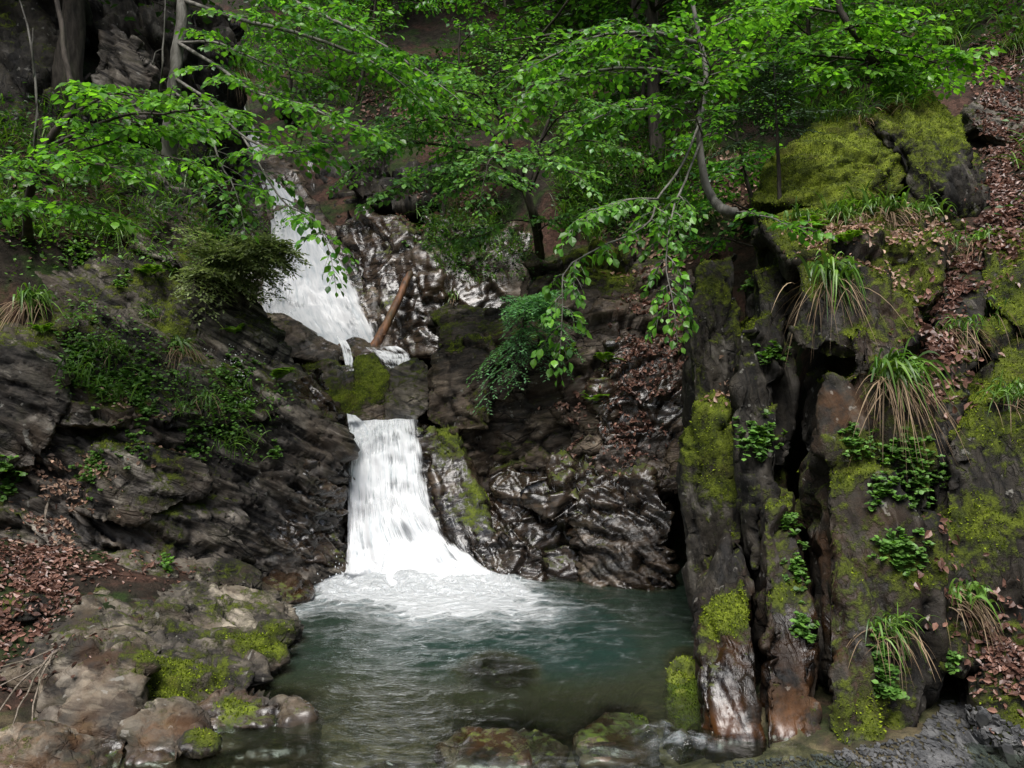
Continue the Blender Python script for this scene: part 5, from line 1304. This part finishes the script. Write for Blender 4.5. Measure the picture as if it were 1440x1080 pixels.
b, _ = hit(50, 230)
twiggy('bare_sapling', 'pale leafless sapling twisting up in the upper left', [[b] + pp((50,200,9.2),(52,150,9.2),(48,100,9.2),(40,40,9.3),(20,-20,9.3)), pp((48,110,9.2),(45,70,9.1),(46,40,9.1))], .022, M_PALEBARK, 'sapling')
b, _ = hit(215, 170)
twiggy('bare_sapling', 'thin leafless stem with a side twig left of the grey stemmed tree', [[b] + pp((228,110,10.0),(230,60,10.0),(232,0,10.0),(228,-50,10)), pp((213,90,10.0),(220,75,10.0),(230,68,10.0))], .016, M_PALEBARK, 'sapling')
twiggy('dead_branch', 'dark bare pole leaning across the leaves at the top centre', [pp((690,130,11.5),(720,100,11.2),(760,50,10.8),(800,0,10.4),(830,-40,10.2))], .03, M_BARK, 'branch')

# --- slate chips at the lower right -------------------------------------------------
M_SLATE = simple_mat('slate', (.033, .034, .036), (.115, .114, .112), 9, .45, .3)
def chip(g, p, nrm, r, th):
    k = RNG.integers(5, 8); a = np.sort(RNG.uniform(0, 2 * math.pi, k)); n = unit(nrm + RNG.normal(0, .18, 3))
    u = unit(np.cross(n, (1, .3, .2))); v = np.cross(n, u); el = RNG.uniform(.5, 1.)
    ring = (np.cos(a) * r)[:, None] * u + (np.sin(a) * r * el)[:, None] * v
    V = np.concatenate([p + ring - n * th, p + ring * .95 + n * th * .7, p + ring * .8 + n * th, [p + n * th]])
    j = np.arange(k); j2 = (j + 1) % k
    Q = np.concatenate([np.stack([j, j2, k + j2, k + j], 1), np.stack([k + j, k + j2, 2 * k + j2, 2 * k + j], 1)])
    T = np.stack([2 * k + j, 2 * k + j2, np.full(k, 3 * k)], 1)
    g.add(V, T, Q, C=(RNG.uniform(), RNG.uniform(), 0, 1))
g = Geo()
for px, py in in_poly([(1010,1075),(1160,1062),(1290,1035),(1330,985),(1390,1000),(1460,1040),(1460,1100),(1000,1100)], 1800):
    q, m = hit(px, py)
    if q is None or q[2] > .35 or q[2] < -.15: continue
    chip(g, q + m * .008, m, RNG.uniform(.008, .035) if px > 1290 else RNG.uniform(.006, .022), RNG.uniform(.003, .008))
tag(g.build('slate_gravel', M_SLATE, smooth=False), kind='stuff')
for px, py, r, lab in [(1372,1050,.10,'large dark slate plate lying on the gravel at the lower right'), (1330,1005,.06,'slate plate nearest the foot of the largest fin'), (1385,1012,.07,'grey slate plate in front of the low leaf piled ledge'), (1420,1060,.08,'slate plate in the bottom right corner')]:
    q, m = hit(px, py)
    if q is None: continue
    g = Geo(); chip(g, q + m * .015, m, r, .014)
    tag(g.build('slate_plate', M_SLATE, smooth=False, origin=q), lab, 'stone')

# --- young beeches on the slope behind the front trees
UNDER = [(620,235,13.6,3.2,'young beech standing back on the ledge, left of the many stemmed beech'),(900,240,13.5,3.0,'young beech on the slope behind the crooked tree'),(700,160,16,3.6,'young beech in the wood behind the many stemmed beech'),(500,150,16.5,3.2,'young beech on the bank right of the top of the upper waterfall'),
 (1070,190,10.8,2.4,'young beech between the crooked tree and the thin young conifer'),(1130,130,11.5,2.2,'young beech rising behind the broad mossy boulder'),(400,110,17.5,3.4,'young beech above the top of the upper waterfall')]
for px, py, Y, h, lab in UNDER:
    q, m = drop((px - CX) / F * Y, Y, 60)
    root = empty('young_beech', q, lab, 'young tree'); lv = Leaves()
    top = q + np.array((RNG.normal(0, .3), -.3, h)); path = smooth_path([q - (0, 0, .1), (q + top) / 2 + (.1, .1, 0), top], 12)
    stem(root, path, .045, .015, M_BARK, 7)
    for k in range(11):
        u = .2 + .8 * k / 11; b = path[int(u * 11)]; a = k * 2.4 + RNG.uniform(-.4, .4); L = h * .42 * (1.2 - .7 * u)
        d = np.array((math.cos(a), math.sin(a), .15)); e = b + d * L; 
        limb(root, lv, [b, b + d * L * .5 + UPV * .08, e - UPV * .1], .014, .006, 9, .5, .1, M_BARK)
    lv.build('crown', M_BEECH, root, tmpl=RHOMB * (1.25, 1, 1), tris=SLIM_T, jit=.35, tshift=-.15)

# --- trees of the wood behind ----------------------------------------------------------
BG = [(100,110,10.8,.16,0),(-60,120,10.5,.15,0),(645,70,20,.12,1),(560,60,19,.14,0),(700,60,22,.16,0),(770,90,18,.1,0),(895,130,16,.13,0),(925,215,12.5,.11,0),(1010,70,17,.15,0),(1080,60,16,.12,0),(1285,40,14,.13,0),(1430,30,13,.13,0),(860,60,23,.16,0),(1180,30,20,.18,0),(480,40,21,.16,0),(1350,20,17,.16,0)]
LAB = ['thick dark trunk in front of the crag at the top left', 'dark trunk just beyond the left edge above the bright leaf layers', 'pale slender trunk in the dark wood at the top centre', 'dark trunk in the wood left of the pale slender trunk', 'dark trunk in the wood just right of the pale slender trunk', 'dark thin trunk behind the leaning pole at the top',
 'mottled trunk on the far slope above the centre right leaves', 'dark leaning trunk on the leafy slope behind the crooked tree', 'dark trunk of the wood behind the top of the crooked tree', 'dark trunk of the wood behind the thin young conifer', 'dark trunk of the wood above the tall mossy boulder',
 'dark trunk in the upper right corner', 'far dark trunk in the wood between the pole and the mottled trunk', 'far dark trunk in the wood above the leaning tree', 'far dark trunk behind the leaves above the upper waterfall', 'far dark trunk in the wood left of the upper right corner']
for (px, py, Y, r, pale), lab in zip(BG, LAB):
    x = (px - CX) / F * Y; q, m = drop(x, Y, 60)
    h = RNG.uniform(8, 11)
    if Y < 11: q = q if q[2] < 6.4 else np.array((q[0], q[1], 6.2))
    root = empty('forest_tree', q, lab, 'tree')
    lean = RNG.normal(0, .5, 2)
    path = [q - (0, 0, .3), q + (lean[0] * .3, lean[1] * .3, h * .4), q + (lean[0], lean[1], h)]
    stem(root, path, r, r * .35, M_PALEBARK if pale else M_BARK, 9, wob=.08)
    lv = Leaves(); mm = smooth_path(path, 20); tw = Geo()
    for k in range(44):
        u = RNG.uniform(.22, 1); b = mm[int(u * 19)]; a = k * 2.4
        d = np.array((math.cos(a), math.sin(a), RNG.uniform(-.1, .35))); L = RNG.uniform(1.4, 2.8) * (1.25 - .6 * u)
        t = np.linspace(0, 1, 6)[:, None]; br = b + d * t * L - UPV * t ** 2 * L * .15; tw.tube(br, np.linspace(.03, .008, 6), 4)
        c = 75; uu = RNG.uniform(.25, 1.05, (c, 1)); o = RNG.normal(0, 1, (c, 3)) * np.array((.42, .42, .16))
        lv.add(b + d * uu * L - UPV * uu ** 2 * L * .15 + o, RNG.normal(0, 1, (c, 3)) * (1, 1, .3), UPV, (.2 if Y > 15 else .14) * RNG.uniform(.7, 1.2, c))
    tw.build('branches', M_BARK, root)
    lv.build('crown', M_SHADE, root, tmpl=RHOMB * (1.2, 1, 1), tris=SLIM_T, jit=.35)  # dense crown, largely above the view, placed to shade slope and crag

# --- spray at the foot of the lower fall
g = Geo(); k = 900
x = RNG.uniform(-2.0, .1, k); h = RNG.exponential(.07, k); y = 8.55 - RNG.exponential(.16, k) + RNG.normal(0, .08, k)
for i in range(k):
    p = np.array((x[i], y[i], .04 + h[i])); r = RNG.uniform(.002, .0055); v = np.array((RNG.normal(0, .3), RNG.normal(0, .2), RNG.uniform(.3, 1)))
    g.tube([p - unit(v) * r * 2.2, p, p + unit(v) * r * 2.2], [r * .4, r, r * .4], 5)
M_DROP, nt_ = newmat('white_drop'); n_ = N(nt_)
n_.out(n_.node('BsdfPrincipled', {'Base Color': (.85, .88, .9, 1), 'Roughness': .3}).outputs[0])
tag(g.build('water_spray', M_DROP), kind='stuff')
# ------------------------------------------------------------------ light and camera
w = bpy.data.worlds.new('World'); SC.world = w; w.use_nodes = True
nt = w.node_tree; nt.nodes.clear()
sky = nt.nodes.new('ShaderNodeTexSky'); sky.sky_type = 'NISHITA'; sky.sun_disc = False
SUN_EL, SUN_AZ = math.radians(63), math.radians(192)
sky.sun_elevation = SUN_EL; sky.sun_rotation = SUN_AZ; sky.air_density = 1.2; sky.dust_density = 3.5; sky.ozone_density = 1.
bg = nt.nodes.new('ShaderNodeBackground'); bg.inputs['Strength'].default_value = .15
ou = nt.nodes.new('ShaderNodeOutputWorld')
nt.links.new(sky.outputs[0], bg.inputs[0]); nt.links.new(bg.outputs[0], ou.inputs[0])
sl = bpy.data.lights.new('sun', 'SUN'); sl.energy = 5.0; sl.angle = math.radians(38); sl.color = (1, .985, .96)
so = bpy.data.objects.new('sun', sl); COL.objects.link(so)
d = Vector((math.sin(SUN_AZ) * math.cos(SUN_EL), math.cos(SUN_AZ) * math.cos(SUN_EL), math.sin(SUN_EL)))
so.rotation_euler = d.to_track_quat('Z', 'Y').to_euler(); so.location = (0, 0, 30)
cd = bpy.data.cameras.new('camera'); cam = bpy.data.objects.new('camera', cd); COL.objects.link(cam)
cam.location = (0, 0, CAMZ); cam.rotation_euler = (math.radians(90), 0, 0)
cd.sensor_width = 36; cd.lens = F / 1440 * 36; cd.clip_end = 500; cd.clip_start = .05
SC.camera = cam
SC.view_settings.view_transform = 'Standard'; SC.view_settings.look = 'None'; SC.view_settings.exposure = 0; SC.view_settings.gamma = 1
SC.cycles.max_bounces = 8; SC.cycles.transparent_max_bounces = 16
SC.cycles.diffuse_bounces = 3; SC.cycles.glossy_bounces = 3; SC.cycles.transmission_bounces = 3
SC.cycles.caustics_reflective = False; SC.cycles.caustics_refractive = False
try:
    SC.cycles.use_denoising = True; SC.cycles.denoiser = 'OPENIMAGEDENOISE'
except Exception: pass
